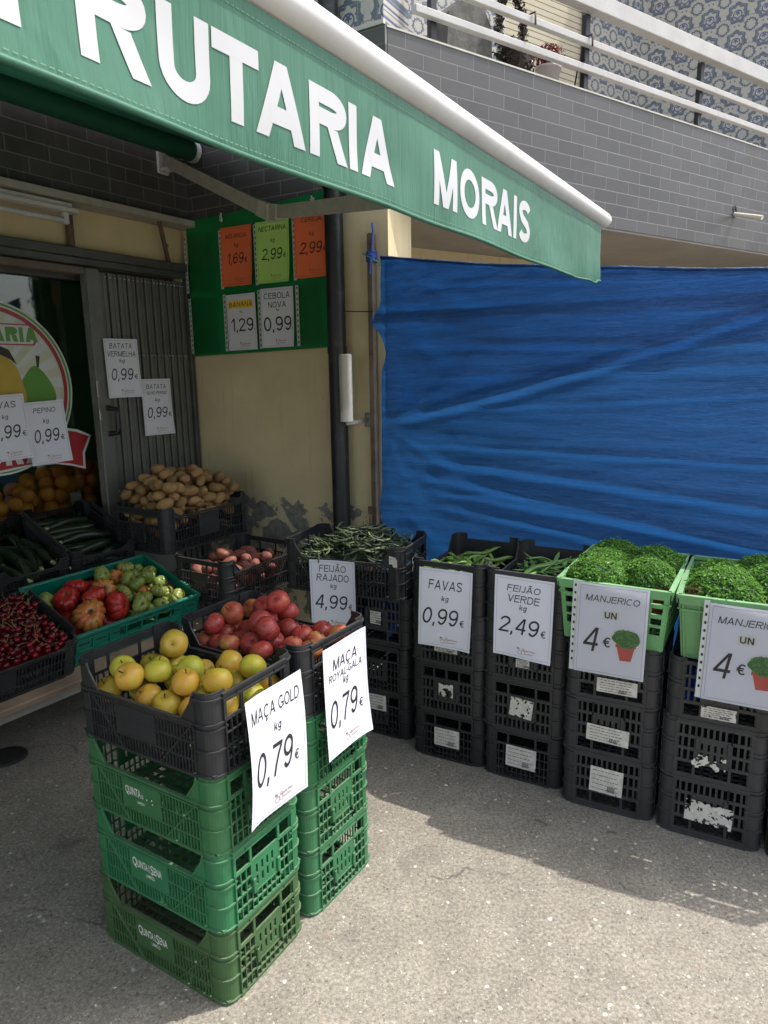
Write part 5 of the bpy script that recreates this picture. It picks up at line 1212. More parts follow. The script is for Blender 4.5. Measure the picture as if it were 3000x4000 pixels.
# blue bags stuffed in the fifth stack
for k, (fx, fy, z, lab) in enumerate(((.93, 2.11, .435, 'crumpled blue plastic bag behind the slots under the right MANJERICO sign'), (-.15, 2.78, .44, 'crumpled blue plastic bag in the black crate under the striped beans'))):
    d = MB(); d.grid(24, 18, lambda u, v: (.25 * u, .35 * v, .03 + .04 * noise.noise((u * 6, v * 6, k * 3.0)) + .05 * math.sin(u * math.pi) * math.sin(v * math.pi)))
    c_ = row_pos(fx, fy, .27, 0, .37); tag(d.build('plastic_bag', M['bluebag'], None, (fx, fy, z), yaw(118)), lab, 'plastic bag')

# ------------------------------------------------------------------ sloping display in front of the window
DM = Matrix(((.580, -.775, .0), (.815, .546, .0), (.015, .318, .0))); zc_ = Vector(DM.col[0]).cross(Vector(DM.col[1])).normalized()
xv = Vector((.580, .815, .015)).normalized(); zc_ = xv.cross(Vector((-.775, .546, .318))).normalized(); yv = zc_.cross(xv)
DR = Matrix((xv, yv, zc_)).transposed()
DC = Vector((-1.182, 2.89, .601))          # middle of the tomato crate's rim plane
def dl(x, y, z): return DC + DR @ Vector((x, y, z))
be = thing('display_bench', 'sloping grey display bench with a worn wooden front board under the fruit crates', 'bench')
be.matrix_world = Matrix.Translation(DC) @ DR.to_4x4()
d = MB(); d.box(-1.9, .36, -.20, .85, -.172, -.150); d.build('shelf', M['bench_metal'], be)
d = MB(); d.bbox(-1.9, .39, -.285, -.202, -.176, -.146, .004); d.build('front_board', M['wood'], be)
d = MB(); d.box(-1.9, .37, -.24, -.225, -.25, -.177); d.build('apron', M['bench_metal'], be)
for xx, yy in ((.32, -.2), (.32, .75), (-1.2, -.2)):
    p = Vector(dl(xx, yy, -.18)); d = MB(); d.bbox(p.x - .02, p.x + .02, p.y - .02, p.y + .02, 0, p.z + (.25 if yy > 0 else 0), .003)
    o = d.build('leg', M['bench_metal'], be); o.matrix_parent_inverse = be.matrix_world.inverted()
# second step for the potato crates
d = MB(); d.box(.02, .62, .33, .35, .0, .635); d.box(.02, .62, .352, .74, .615, .637); d.box(.0, .62, .0, .32, .45, .472); d.box(.0, .02, .0, .74, .0, .45)
ps = tag(d.build('produce_stand', M['bench_metal'], None, (-1.16, 3.02, 0), yaw(31)), 'grey sheet stand carrying the two potato crates in the corner', 'stand')

ME['tom'] = None
def teal_mesh(L=.6, Wd=.4, H=.142):
    mb = MB(); mb.box(-L / 2 + .004, L / 2 - .004, -Wd / 2 + .004, Wd / 2 - .004, .004, .009)
    for sd_ in ('front', 'back', 'left', 'right'):
        Ln = L if sd_ in ('front', 'back') else Wd; T = side_T(L, Wd, sd_); hx = Ln / 2
        a_, b_ = (-.10, .17) if sd_ == 'front' else (-.06, .06)
        # panel with a hand slot, folded rims and ribs
        mb.box(-hx + .002, hx - .002, -.0, .004, .004, .07, 0, T); mb.box(-hx + .002, a_, -.0, .004, .07, .105, 0, T); mb.box(b_, hx - .002, -.0, .004, .07, .105, 0, T); mb.box(-hx + .002, hx - .002, -.0, .004, .105, H - .006, 0, T)
        mb.bbox(-hx - .006, hx + .006, -.011, .005, H - .012, H, .002, 0, T); mb.box(-hx, hx, -.008, -.0005, H - .032, H - .027, 0, T); mb.box(-hx, hx, -.008, -.0005, .0, .012, 0, T); mb.box(-hx, hx, -.007, -.0006, .058, .063, 0, T)
        n = round(Ln / .075)
        for i in range(n + 1): x = -hx + Ln * i / n; mb.box(max(-hx, x - .003), min(hx, x + .003), -.0065, -.0004, .0121, H - .0325, 0, T)
        for i in range(n): x = -hx + Ln * (i + .5) / n; mb.box(x - .022, x + .022, -.0006, .0002, .085 if abs(x - .03) > .14 else .115, .092 if abs(x - .03) > .14 else .119, 1, T); mb.box(x - .008, x + .008, -.003, .0003, .016, .03, 1, T)  # dark blocks painted in as slots, wall behind stays closed
    return mb.mesh('tray_crate', [M['teal'], M['fill_dark']])
def put(mesh, label, lx, ly, lz, name, spin=0.0):
    o = link(name, mesh, None); o.matrix_world = Matrix.Translation(dl(lx, ly, lz)) @ DR.to_4x4() @ Matrix.Rotation(spin, 4, 'Z')
    return tag(o, label, 'crate')
TH = .142
tom_crate = put(teal_mesh(), 'teal tray crate of ribbed tomatoes on the sloping bench', 0, 0, -TH, 'tray_crate')
d = MB(); T = side_T(.6, .4, 'left'); d.quad((.13, -.0085, .112), (.18, -.0085, .112), (.18, -.0085, .132), (.13, -.0085, .132), 0, T); d.build('label_sticker', M['sticker'], tom_crate)
ME['cher'] = crate_mesh('ventilated_crate', M['black_crate'], L=.6, Wd=.40, H=.155, low=.135, ribs=36, plate=(-.08, .06), plate_h=(.045, .12), xbrace=False)
ME['zuc'] = crate_mesh('ventilated_crate', M['black_crate'], L=.33, Wd=.50, H=.17, low=.14, ribs=20, plate=None, xbrace=False)
cher_crate = put(ME['cher'], 'black crate of cherries at the left end of the bench', -.612, -.035, -.145, 'fruit_crate')
def zmat(pos, xax, yax):
    x_ = Vector(xax).normalized(); z_ = x_.cross(Vector(yax)).normalized(); y_ = z_.cross(x_)
    return Matrix.Translation(pos) @ Matrix((x_, y_, z_)).transposed().to_4x4()
ZM = zmat((-1.495, 3.31, .805), (.641, .767, .03), (-.741, .605, .29))
ZM2 = zmat(Vector((-1.495, 3.31, .805)) + ZM.to_3x3() @ Vector((-.345, -.02, 0)), (.641, .767, .03), (-.741, .605, .29))
zuc1 = tag(link('vegetable_crate', ME['zuc']), 'black crate of courgettes behind the tomatoes', 'crate'); zuc1.matrix_world = ZM @ Matrix.Translation((0, 0, -.17))
zuc2 = tag(link('vegetable_crate', ME['zuc']), 'black crate of courgettes at the left picture edge', 'crate'); zuc2.matrix_world = ZM2 @ Matrix.Translation((0, 0, -.17))
PY = yaw(30.4)
ME['pot'] = crate_mesh('ventilated_crate', M['black_crate'], L=.58, Wd=.38, H=.215, low=.175, ribs=26, plate=(-.08, .06), plate_h=(.05, .16), long_rows=2, xbrace=False)
ME['red'] = crate_mesh('ventilated_crate', M['black_crate'], L=.47, Wd=.335, H=.205, low=.150, ribs=24, plate=None, long_rows=1)
def corner_pos(cx, cy, Y, L, Wd):     # near corner is local (-L/2, -W/2)
    c, s_ = math.cos(Y), math.sin(Y); return (cx + c * L / 2 - s_ * Wd / 2, cy + s_ * L / 2 + c * Wd / 2)
q = corner_pos(-1.035, 3.20, PY, .58, .38); pot_p = (q[0], q[1], .89 - .215); pot_crate = crate('pot', 'black crate heaped with yellow potatoes in front of the folding gate', pot_p, PY, 'vegetable_crate')
q = corner_pos(-.702, 2.945, yaw(31.6), .47, .335); red_p = (q[0], q[1], .70 - .205); red_crate = crate('red', 'black crate of red potatoes between the tomatoes and the striped beans', red_p, yaw(31.6), 'vegetable_crate')

# ------------------------------------------------------------------ produce
def apple_mesh(name, mat, seed, flat=.9):
    rd = random.Random(seed); prof = []
    n = 16
    for i in range(n + 1):
        a = math.pi * i / n
        r = math.sin(a) * (1 + .08 * math.cos(a)); z = -math.cos(a) * flat
        d_ = math.exp(-(math.sin(a) / .35) ** 2)
        z += (-.28 if z > 0 else .16) * d_
        prof.append((max(r, .001), z))
    ph = rd.random() * 6
    mb = MB(); mb.lathe(prof, 22, 0, None, True, lambda r, z, a: (r * (1 + .025 * math.sin(5 * a + ph) * (1 if z < 0 else .4) + .02 * math.sin(2 * a + ph)), z))
    return mb.mesh(name, mat)
def stem_mesh(): mb = MB(); mb.tube([(0, 0, .55), (.02, .01, .8), (.09, .03, 1.02)], [.045, .04, .06], 6); return mb.mesh('stem', M['stem'])
def tomato_mesh(name, mat, seed, ribs=9, flat=.72, depth=.14):
    rd = random.Random(seed); prof = []; n = 18
    for i in range(n + 1):
        a = math.pi * i / n; r = math.sin(a); z = -math.cos(a) * flat
        d_ = math.exp(-(r / .3) ** 2); z += (-.22 if z > 0 else .12) * d_
        prof.append((max(r, .001), z))
    ph = rd.random() * 6; am = [rd.uniform(.6, 1.3) for _ in range(ribs)]
    def fn(r, z, a):
        u = (a / (2 * math.pi) * ribs); k = int(u) % ribs; f = u - int(u)
        lob = (abs(math.sin(math.pi * f)) ** .55 - .75) * depth * am[k] * min(1, r * 1.4)
        return (r * (1 + lob + .10 * math.sin(2 * a + ph) + .05 * math.sin(3 * a)), z * (1 + .08 * math.sin(a + ph)))
    mb = MB(); mb.lathe(prof, ribs * 8, 0, None, True, fn); return mb.mesh(name, mat)
def calyx_mesh():
    mb = MB()
    for k in range(6):
        a = k * 1.05 + .3 * (k % 2); c, s_ = math.cos(a), math.sin(a)
        mb.add([(c * .02 - s_ * .05, s_ * .02 + c * .05, .56), (c * .02 + s_ * .05, s_ * .02 - c * .05, .56), (c * .34, s_ * .34, .62 + .06 * (k % 2)), (c * .18, s_ * .18, .61)], [(0, 1, 3), (1, 2, 3), (2, 0, 3)])
    mb.tube([(0, 0, .5), (.02, .02, .66), (.06, .03, .78)], [.06, .05, .07], 6); return mb.mesh('calyx', M['calyx'])
def tuber_mesh(name, mat, seed, ex=1.35):
    mb = MB(); n = 12; prof = [(max(.001, math.sin(math.pi * i / n) ** .9), -math.cos(math.pi * i / n)) for i in range(n + 1)]
    mb.lathe(prof, 16); mb.warp(lambda p: (lambda k: (p.x * k * ex + .08 * math.sin(p.y * 3 + seed), p.y * k * .92, p.z * k * .82))(1 + .14 * noise.noise((p.x * 1.3 + seed * 3.1, p.y * 1.3, p.z * 1.3)) + .04 * noise.noise((p.x * 4 + seed, p.y * 4, p.z * 4))))
    for f in range(len(mb.sm)): mb.sm[f] = True
    return mb.mesh(name, mat)

class Pile:
    """greedy dropping of balls into a crate; positions are in the crate's own frame"""
    def __init__(s, hx, hy, floor, seed): s.hx = hx; s.hy = hy; s.fl = floor; s.b = []; s.rd = random.Random(seed)
    def rest(s, x, y, r):
        z = s.fl(x, y) + r
        for (a, b, c, q) in s.b:
            d2 = (a - x) ** 2 + (b - y) ** 2; R2 = (r + q) * .96
            if d2 < R2 * R2: z = max(z, c + math.sqrt(R2 * R2 - d2))
        return z
    def drop(s, r, tries=40, bias=None, at=None):
        best = None
        for t_ in range(tries if at is None else 1):
            x, y = (s.rd.uniform(-s.hx + r, s.hx - r), s.rd.uniform(-s.hy + r, s.hy - r)) if at is None else at
            z = s.rest(x, y, r); sc_ = z + (bias(x, y) if bias else 0)
            if best is None or sc_ < best[0]: best = (sc_, x, y, z)
        s.b.append((best[1], best[2], best[3], r)); return Vector(best[1:])
def rot_rand(rd, tilt=.6):
    return Euler((rd.uniform(-tilt, tilt), rd.uniform(-tilt, tilt), rd.uniform(0, 6.28))).to_matrix().to_4x4()
def place(proto, MW, p, rotm, scale, label, cat, group, first):
    o = proto if first else copy_tree(proto)
    o.matrix_world = MW @ Matrix.Translation(p) @ rotm @ Matrix.Diagonal((scale, scale, scale, 1))
    return tag(o, label, cat, group)
def mw(loc, Y): return Matrix.Translation(loc) @ Matrix.Rotation(Y, 4, 'Z')

# golden apples
SM = stem_mesh()
def apple_proto(kind, seed, name='apple'):
    o = link(name, apple_mesh(name, M[kind], seed, .88 + .08 * (seed % 3) / 2)); link('stem', SM, o); return o
def heap(protos, n, rad, MW, hx, hy, floor, seed, label, cat, group, bias=None, tilt=.9, chooser=None, labels=None, tries=40, pile=None):
    pile = pile or Pile(hx, hy, floor, seed); used = set(); out = []
    for i in range(n):
        r = rad * pile.rd.uniform(.88, 1.1); p = pile.drop(r, tries, bias)
        k = chooser(p, pile.rd) if chooser else pile.rd.randrange(len(protos))
        pr = protos[k]; o = place(pr, MW, p, rot_rand(pile.rd, tilt), r, (labels[k] if labels else label), cat, group, k not in used); used.add(k); out.append((o, p, r))
    for k, pr in enumerate(protos):
        if k not in used:
            for ch in list(pr.children): bpy.data.objects.remove(ch)
            bpy.data.objects.remove(pr)
    return out, pile
gp = [apple_proto('gold', 1), apple_proto('gold', 2), apple_proto('gold', 3)]
GM = mw(GP, Y1)
fl_g = lambda x, y: .080 + .010 * (y + .14) / .28
pile = Pile(.222, .14, fl_g, 11)
def lay(kind, seed, r, at, e, lab, pl, MW):
    pr = apple_proto(kind, seed); p = pl.drop(r, at=at); place(pr, MW, p, Euler(tuple(R_(a) for a in e)).to_matrix().to_4x4(), r, lab, 'apple', None, True)
lay('gold_orange', 9, .036, (.178, -.100), (60, 60, 10), 'brownish apple leaning in the near corner of the golden crate', pile, GM)
lay('gold', 8, .039, (-.045, .015), (50, 10, 10), 'large pale yellow apple in the middle of the golden heap, just below the orange-flushed one', pile, GM)
lay('gold_russet', 6, .037, (-.105, -.055), (35, -15, 30), 'yellow apple with a brown russet patch on top, left in the golden heap', pile, GM)
lay('gold_orange', 7, .037, (-.175, -.03), (15, 10, 80), 'orange-brown apple at the far left of the golden heap', pile, GM)
lay('gold_orange', 17, .036, (.11, .07), (50, 30, 80), 'red-flushed yellow apple at the right rear of the golden heap', pile, GM)
lay('gold_orange', 19, .037, (.03, -.095), (20, 10, 0), 'speckled deep yellow apple at the front of the golden heap', pile, GM)
heap(gp, 22, .0355, GM, .225, .143, fl_g, 11, 'speckled yellow-green apple heaped in the front black crate', 'apple', 'golden apples in the front black crate', pile=pile, tries=260)
lay('gold_orange', 5, .038, (-.11, .065), (70, 20, 30), 'orange-flushed apple lying on its side on top of the golden heap', pile, GM)
rpz = [apple_proto('royal', 11), apple_proto('royal', 12), apple_proto('royal', 13)]
RM = mw(RP, Y2)
pile = Pile(.222, .14, lambda x, y: .092 + .03 * (x + .2) / .4, 21)
lay('royal', 15, .035, (.075, .045), (5, 0, 20), 'red apple with an upright stem on the right of the red heap', pile, RM)
lay('royal', 16, .035, (-.02, -.07), (40, 30, 20), 'red apple sitting in the middle of the front row of the red heap', pile, RM)
lay('royal', 18, .034, (-.165, -.03), (60, 30, 120), 'dull red apple at the left end of the red heap', pile, RM)
heap(rpz, 27, .034, RM, .225, .143, None, 21, 'red and yellow streaked apple heaped in the rear black crate', 'apple', 'red apples in the rear black crate', pile=pile, tries=260)
lay('royal', 14, .036, (-.02, .05), (55, 0, 20), 'red striped apple on top of the red heap, its stem hollow facing out', pile, RM)

# tomatoes
CM = calyx_mesh()
def tom_proto(kind, seed, ribs, flat, depth): o = link('tomato', tomato_mesh('tomato', M[kind], seed, ribs, flat, depth)); link('calyx', CM, o); return o
TMW = tom_crate.matrix_world.copy() if False else Matrix.Translation(dl(0, 0, -TH)) @ DR.to_4x4()
tr = [tom_proto('tom_red', 1, 9, .72, .12), tom_proto('tom_red', 2, 11, .8, .10), tom_proto('tom_mix', 3, 10, .72, .16)]
tg = [tom_proto('tom_green', 4, 10, .72, .15), tom_proto('tom_green', 5, 9, .8, .14)]
pile = Pile(.29, .19, lambda x, y: .02, 5); used = set()
for i in range(14):
    rd = pile.rd; r = .045 * rd.uniform(.9, 1.1) if i % 2 else .038
    left = bool(i % 2); lst = tr if left else tg; k = rd.randrange(len(lst))
    x = rd.uniform(-.24, -.02) if left else rd.uniform(.02, .25); y = rd.uniform(-.14, .14); z = .02 + r; pile.b.append((x, y, z, r * .75))
    lab = ('ribbed red tomato in the left half of the teal crate' if k < 2 else 'ribbed half-ripe tomato in the left half of the teal crate') if left else 'small ribbed green tomato in the right half of the teal crate'
    place(lst[k], TMW, Vector((x, y, z)), rot_rand(rd, 1.0), r, lab, 'tomato', 'tomatoes in the teal crate', (left, k) not in used); used.add((left, k))
for kind, at, r, e, lab, rb, fl_, dp_ in (
        ('tom_red', (-.185, .06), .055, (18, -15, 0), 'broad red tomato at the left of the teal crate', 10, .74, .10),
        ('tom_red', (-.045, -.09), .058, (60, 40, 0), 'wide dark red tomato in the middle of the teal crate', 9, .8, .12),
        ('tom_mix', (-.185, -.105), .066, (28, -14, 0), 'largest tomato, orange and green with deep ribs, at the front of the teal crate', 12, .74, .17),
        ('tom_red', (-.03, .12), .054, (70, 20, 40), 'heart-shaped red tomato standing highest at the back of the teal crate', 8, 1.05, .07),
        ('tom_green', (-.245, .10), .040, (70, 30, 0), 'yellow-green tomato in the left rear corner of the teal crate', 11, .8, .12),
        ('tom_mix', (.10, .125), .040, (60, 20, 0), 'orange-brown ribbed tomato at the back of the teal crate', 10, .75, .14),
        ('tom_green', (.05, .02), .043, (60, 60, 0), 'pale green ribbed tomato high in the middle of the teal crate', 11, .78, .12),
        ('tom_mix', (.155, -.01), .040, (30, 30, 0), 'green tomato blushed red round its stalk, right of the middle of the teal crate', 10, .78, .13)):
    pr = tom_proto(kind, int(r * 1000), rb, fl_, dp_); p = pile.drop(r, at=at); p.z = min(p.z, .02 + r + (.095 if fl_ > 1 else .055)); place(pr, TMW, p, Euler(tuple(R_(a) for a in e)).to_matrix().to_4x4(), r, lab, 'tomato', None, True)
for i in range(30):
    rd = pile.rd; left = i % 3 == 0; r = (.046 if left else .036) * rd.uniform(.9, 1.1); best = None
    for t_ in range(60):
        x = rd.uniform(-.29 + r, -.02) if left else rd.uniform(.0, .29 - r); y = rd.uniform(-.19 + r, .19 - r); z = pile.rest(x, y, r)
        if best is None or z < best[0]: best = (z, x, y)
    z, x, y = best
    if z > .155: continue
    pile.b.append((x, y, z, r)); lst = tr if left else tg; k = rd.randrange(len(lst))
    lab = ('ribbed red tomato in the left half of the teal crate' if k < 2 else 'ribbed half-ripe tomato in the left half of the teal crate') if left else 'small ribbed green tomato in the right half of the teal crate'
    place(lst[k], TMW, Vector((x, y, z)), rot_rand(rd, 1.0), r, lab, 'tomato', 'tomatoes in the teal crate', (left, k) not in used); used.add((left, k))

# potatoes
pp = [link('potato', tuber_mesh('potato', M['potato'], s_, 1.18 + .09 * s_)) for s_ in range(4)]
PMW = mw(pot_p, PY)
heap(pp, 150, .0295, PMW, .27, .175, lambda x, y: .06 + .10 * max(0, 1 - ((x - .05) / .3) ** 2) * max(0, 1 - (y / .22) ** 2), 31, 'yellow potato with pink eyes heaped in the crate by the gate', 'potato', 'yellow potatoes heaped by the gate', bias=lambda x, y: -.05 * max(0, 1 - (x / .26) ** 2), tilt=.5, tries=14)
pr_ = [link('potato', tuber_mesh('potato', M['potato_red'], 7 + s_, 1.2 + .12 * s_)) for s_ in range(3)]
heap(pr_, 60, .029, mw(red_p, yaw(31.6)), .215, .15, lambda x, y: .03, 41, 'red-skinned potato in the black crate beside the tomatoes', 'potato', 'red potatoes in the black crate', tilt=.5, tries=14)

# cherries
d = MB(); prof = [(max(.001, math.sin(math.pi * i / 8)), -math.cos(math.pi * i / 8) - (.2 * math.exp(-(math.sin(math.pi * i / 8) / .3) ** 2) if i > 4 else 0)) for i in range(9)]
d.lathe(prof, 12)
cm1 = d
d2 = MB(); d2.lathe(prof, 12); d2.tube([(0, 0, .75), (.15, .1, 1.6), (.5, .3, 2.6), (1.1, .5, 3.4)], [.09, .07, .07, .12], 5, 1)
cps = [link('cherry', cm1.mesh('cherry', M['cherry'])), link('cherry', d2.mesh('cherry', [M['cherry'], M['cherry_stem']]))]
CMW = Matrix.Translation(dl(-.612, -.035, -.145)) @ DR.to_4x4()
pile = Pile(.28, .185, lambda x, y: .105 + .02 * max(0, 1 - (x / .3) ** 2), 51); used = set()
for i in range(290):
    rd = pile.rd; r = .0118 * rd.uniform(.9, 1.1); best = None
    for t_ in range(6):
        x = rd.uniform(-.03, .278); y = rd.uniform(-.18, .18); z = pile.rest(x, y, r)
        if best is None or z < best[0]: best = (z, x, y)
    z, x, y = best; pile.b.append((x, y, z, r)); k = 1 if i % 2 else 0
    place(cps[k], CMW, Vector((x, y, z)), rot_rand(rd, 1.1), r, 'dark red cherry in the black crate at the left end of the bench', 'cherry', 'cherries in the black crate', k not in used); used.add(k)
d = MB(); d.grid(20, 14, lambda u, v: (-.285 + .57 * u, -.185 + .37 * v, .112 + .012 * noise.noise((u * 20, v * 16, 0)))); o = tag(d.build('cherry_bed', M['cherry'], None), 'mass of dark cherries lying deeper in the cherry crate', 'cherries'); o.matrix_world = CMW; o['kind'] = 'stuff'

# courgettes
def cour_mesh(seed):
    rd = random.Random(seed); mb = MB(); L_ = .22 + .03 * rd.random(); b = rd.uniform(-.02, .02); n = 10
    pts = [(-L_ / 2 + L_ * i / n, b * math.sin(math.pi * i / n), 0) for i in range(n + 1)]
    rr = [.021 * (.55 + .45 * min(1, i / 2.0)) * (1 if i < 9 else .8 if i == 9 else .45) for i in range(n + 1)]
    mb.tube(pts, rr, 12, 0); mb.tube([(-L_ / 2 - .018, 0, .002), (-L_ / 2 + .002, 0, 0)], [.009, .011], 8, 1); return mb.mesh('courgette', [M['courgette'], M['courgette_cut']])
cz = [link('courgette', cour_mesh(s_)) for s_ in range(3)]; used = set(); rd = random.Random(9)
for MWz, lab, along in ((ZM @ Matrix.Translation((0, 0, -.17)), 'dark green courgette lying in the crate behind the tomatoes', 0), (ZM2 @ Matrix.Translation((0, 0, -.17)), 'dark green courgette lying in the crate at the left picture edge', 1)):
    for i in range(16):
        k = i % 3; lay = i // 8; j = i % 8
        p = Vector((rd.uniform(-.03, .03), -.2 + .057 * j + rd.uniform(-.01, .01), .075 + .032 * lay)) if along == 0 else Vector((-.13 + .037 * j, rd.uniform(-.1, .1) + (-.1 if lay else .1), .08 + .03 * lay))
        rotm = Matrix.Rotation((0 if along == 0 else math.pi / 2) + rd.uniform(-.25, .25), 4, 'Z') @ Matrix.Rotation(rd.uniform(-.12, .12), 4, 'Y') @ Matrix.Rotation(rd.uniform(0, 6), 4, 'X')
        place(cz[k], MWz, p, rotm, 1.0, lab, 'courgette', lab.replace('dark green courgette lying', 'courgettes'), k not in used); used.add(k)

# oranges behind the window
om = MB(); om.lathe([(max(.001, math.sin(math.pi * i / 12)), -math.cos(math.pi * i / 12) * .95) for i in range(13)], 18)
op = [link('orange', om.mesh('orange', M['orange']))]
OMW = mw(on_A(-.80, .40, .0), AY)
d = MB(); d.box(-.5, .45, -.2, .45, .0, .84); tag(d.build('fruit_stand', M['green_wall'], None, on_A(-.80, .40, 0), AY), 'dark stand under the oranges behind the shop window', 'stand')
heap(op, 90, .042, OMW, .44, .19, lambda x, y: .845 + .05 * max(0, x), 61, 'orange piled behind the shop window', 'orange', 'oranges behind the shop window', bias=lambda x, y: -.3 * max(0, x), tilt=3, tries=12)

# beans
def pod_mesh(name, mat, seed, L_, r, flat, curve, n=12):
    rd = random.Random(seed); mb = MB(); a = 0; p = Vector((0, 0, 0)); pts = []
    for i in range(n + 1):
        pts.append(p.copy()); a += curve * rd.uniform(.4, 1.6) / n; p = p + Vector((math.cos(a), math.sin(a), .25 * math.sin(i * .7 + seed))) * (L_ / n)
    c = sum(pts, Vector()) / len(pts); pts = [q - c for q in pts]
    rr = [r * (.25 + .75 * min(1, min(i, n - i) / 2.0)) * (1 + .13 * math.sin(i * 2.1)) for i in range(n + 1)]
    mb.tube(pts, rr, 8, 0, flat=flat); mb.tube([pts[0] - (pts[1] - pts[0]) * .5, pts[0]], [r * .18, r * .25], 5); return mb.mesh(name, mat)
def scatter(protos, n, MW, hx, hy, zf, seed, label, group, cat, tilt=.35, aim=None):
    rd = random.Random(seed); used = set()
    for i in range(n):
        k = rd.randrange(len(protos)); x = rd.uniform(-hx, hx); y = rd.uniform(-hy, hy); z = zf(x, y, i / n, rd)
        rotm = Euler((rd.uniform(-tilt, tilt), rd.uniform(-tilt, tilt), (rd.uniform(0, 6.28) if aim is None else aim + rd.uniform(-.9, .9)))).to_matrix().to_4x4()
        place(protos[k], MW, Vector((x, y, z)), rotm, rd.uniform(.85, 1.15), label, cat, group, k not in used); used.add(k)
    for k, pr in enumerate(protos):
        if k not in used: bpy.data.objects.remove(pr)
pods = [link('bean_pod', pod_mesh('bean_pod', M['pod_dark'], s_, (.20, .24, .28, .24, .2)[s_ % 5], (.0042), .8, (1.6, 3.6, 5.4, -4.2, -2.0)[s_ % 5], 18)) for s_ in range(5)]
FM = mw(FB_P, FB_Y)
d = MB(); d.grid(22, 16, lambda u, v: (lambda x, y: (x, y, .11 + .095 * max(0, 1 - ((x - .03) / .22) ** 2) * max(0, 1 - (y / .17) ** 2) + .02 * noise.noise((u * 9, v * 9, 4))))(-.235 + .47 * u, -.145 + .29 * v)); o = tag(d.build('bean_bed', M['pod_dark'], None), 'tangled mass of striped beans deeper in the left crate', 'beans'); o.matrix_world = FM; o['kind'] = 'stuff'
scatter(pods, 210, FM, .19, .115, lambda x, y, f, rd: .115 + .045 * rd.random() + (.095) * max(0, 1 - ((x - .03) / .2) ** 2) * max(0, 1 - (y / .16) ** 2), 71, 'curled striped bean pod in the tangled heap of the left crate', 'striped bean pods in the left crate', 'bean', .35)
hang = link('bean_pod', pod_mesh('bean_pod', M['pod_dark'], 9, .12, .006, .7, .5)); tag(hang, 'single bean pod hanging over the FEIJÃO RAJADO sheet', 'bean'); hang.matrix_world = FM @ Matrix.Translation((-.085, -.183, .125)) @ Matrix.Rotation(R_(83), 4, 'Y')
bp = [link('bean_pod', pod_mesh('bean_pod', M['pod_broad'], 20 + s_, .17, .0085, .75, (.5, 1.0, -.7)[s_])) for s_ in range(3)]
scatter(bp, 60, mw(favas_p, YR), .17, .105, lambda x, y, f, rd: .09 + .055 * f + .02 * rd.random(), 81, 'green broad bean pod in the crate behind the FAVAS sign', 'broad bean pods in the crate', 'bean', .3)
vp = [link('bean_pod', pod_mesh('bean_pod', M['pod_green'], 30 + s_, .19, .0088, .42, (.35, .8, -.4)[s_])) for s_ in range(3)]
scatter(vp, 60, mw(verde_p, YR), .16, .10, lambda x, y, f, rd: .09 + .06 * f + .02 * rd.random(), 91, 'flat green bean pod in the crate behind the FEIJÃO VERDE sign', 'flat green bean pods in the crate', 'bean', .3)

# potted basil
def dome(seed):
    mb = leaf_cloud(4600, .104, .104, .090, .0125, half=True, seed=seed, shell=.86, long=1.8, up=.6, lumpy=.06, stray=.10)
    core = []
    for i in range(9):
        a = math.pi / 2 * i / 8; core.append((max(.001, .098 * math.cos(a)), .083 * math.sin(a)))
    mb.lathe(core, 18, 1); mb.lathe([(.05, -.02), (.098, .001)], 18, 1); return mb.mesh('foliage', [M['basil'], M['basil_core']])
potm = MB(); potm.lathe([(0, 0), (.055, 0), (.071, .085), (.079, .085), (.082, .112), (.075, .112), (.07, .1), (0, .1)], 24)
potme = potm.mesh('pot', M['terracotta']); domes = [dome(3), dome(14), dome(25)]
def basil(MW, x, y, z, k, s_, label):
    r = tag(link('basil_pot', None), label, 'potted basil', 'potted basil in the pale green crates'); r.matrix_world = MW @ Matrix.Translation((x, y, z)) @ Matrix.Rotation(k * 1.3, 4, 'Z')
    link('pot', potme, r); o = link('foliage', domes[k % 3], r, (0, 0, .108), k * .7); o.scale = (s_, s_, s_ * (.92 + .1 * (k % 2))); return r
BM1 = mw(P1, YR + R_(-2)); BM2 = mw(P2, YR)
basil(BM1, -.160, .075, .085, 0, .98, 'brightest basil pot at the front left of the left pale green crate')
basil(BM1, -.085, -.080, .085, 1, .86, 'dark basil pot showing its terracotta rim, front right of the left pale green crate')
basil(BM1, .02, .085, .07, 2, 1.02, 'basil pot in the middle left of the left pale green crate')
basil(BM1, .10, -.08, .07, 3, 1.0, 'basil pot at the back right of the left pale green crate')
basil(BM1, .16, .075, .075, 4, 1.0, 'basil pot at the back left of the left pale green crate, against the tarpaulin')
basil(BM2, -.14, .055, .07, 5, 1.12, 'bright basil pot at the front of the right pale green crate')
basil(BM2, .06, .075, .06, 6, 1.05, 'dark basil pot behind the bright one in the right pale green crate')
basil(BM2, .02, -.09, .07, 7, 1.0, 'basil pot at the right of the right pale green crate')
basil(BM2, .17, -.06, .07, 8, 1.0, 'basil pot at the back right of the right pale green crate')
d = leaf_cloud(9, .03, .02, .02, .05, seed=31, shell=.1, long=2.2); tag(d.build('dry_leaf', M['dirt'], None, tuple(BM2 @ Vector((-.215, .135, .215)))), 'dry brown leaves at the corner of the right pale green crate', 'leaves')

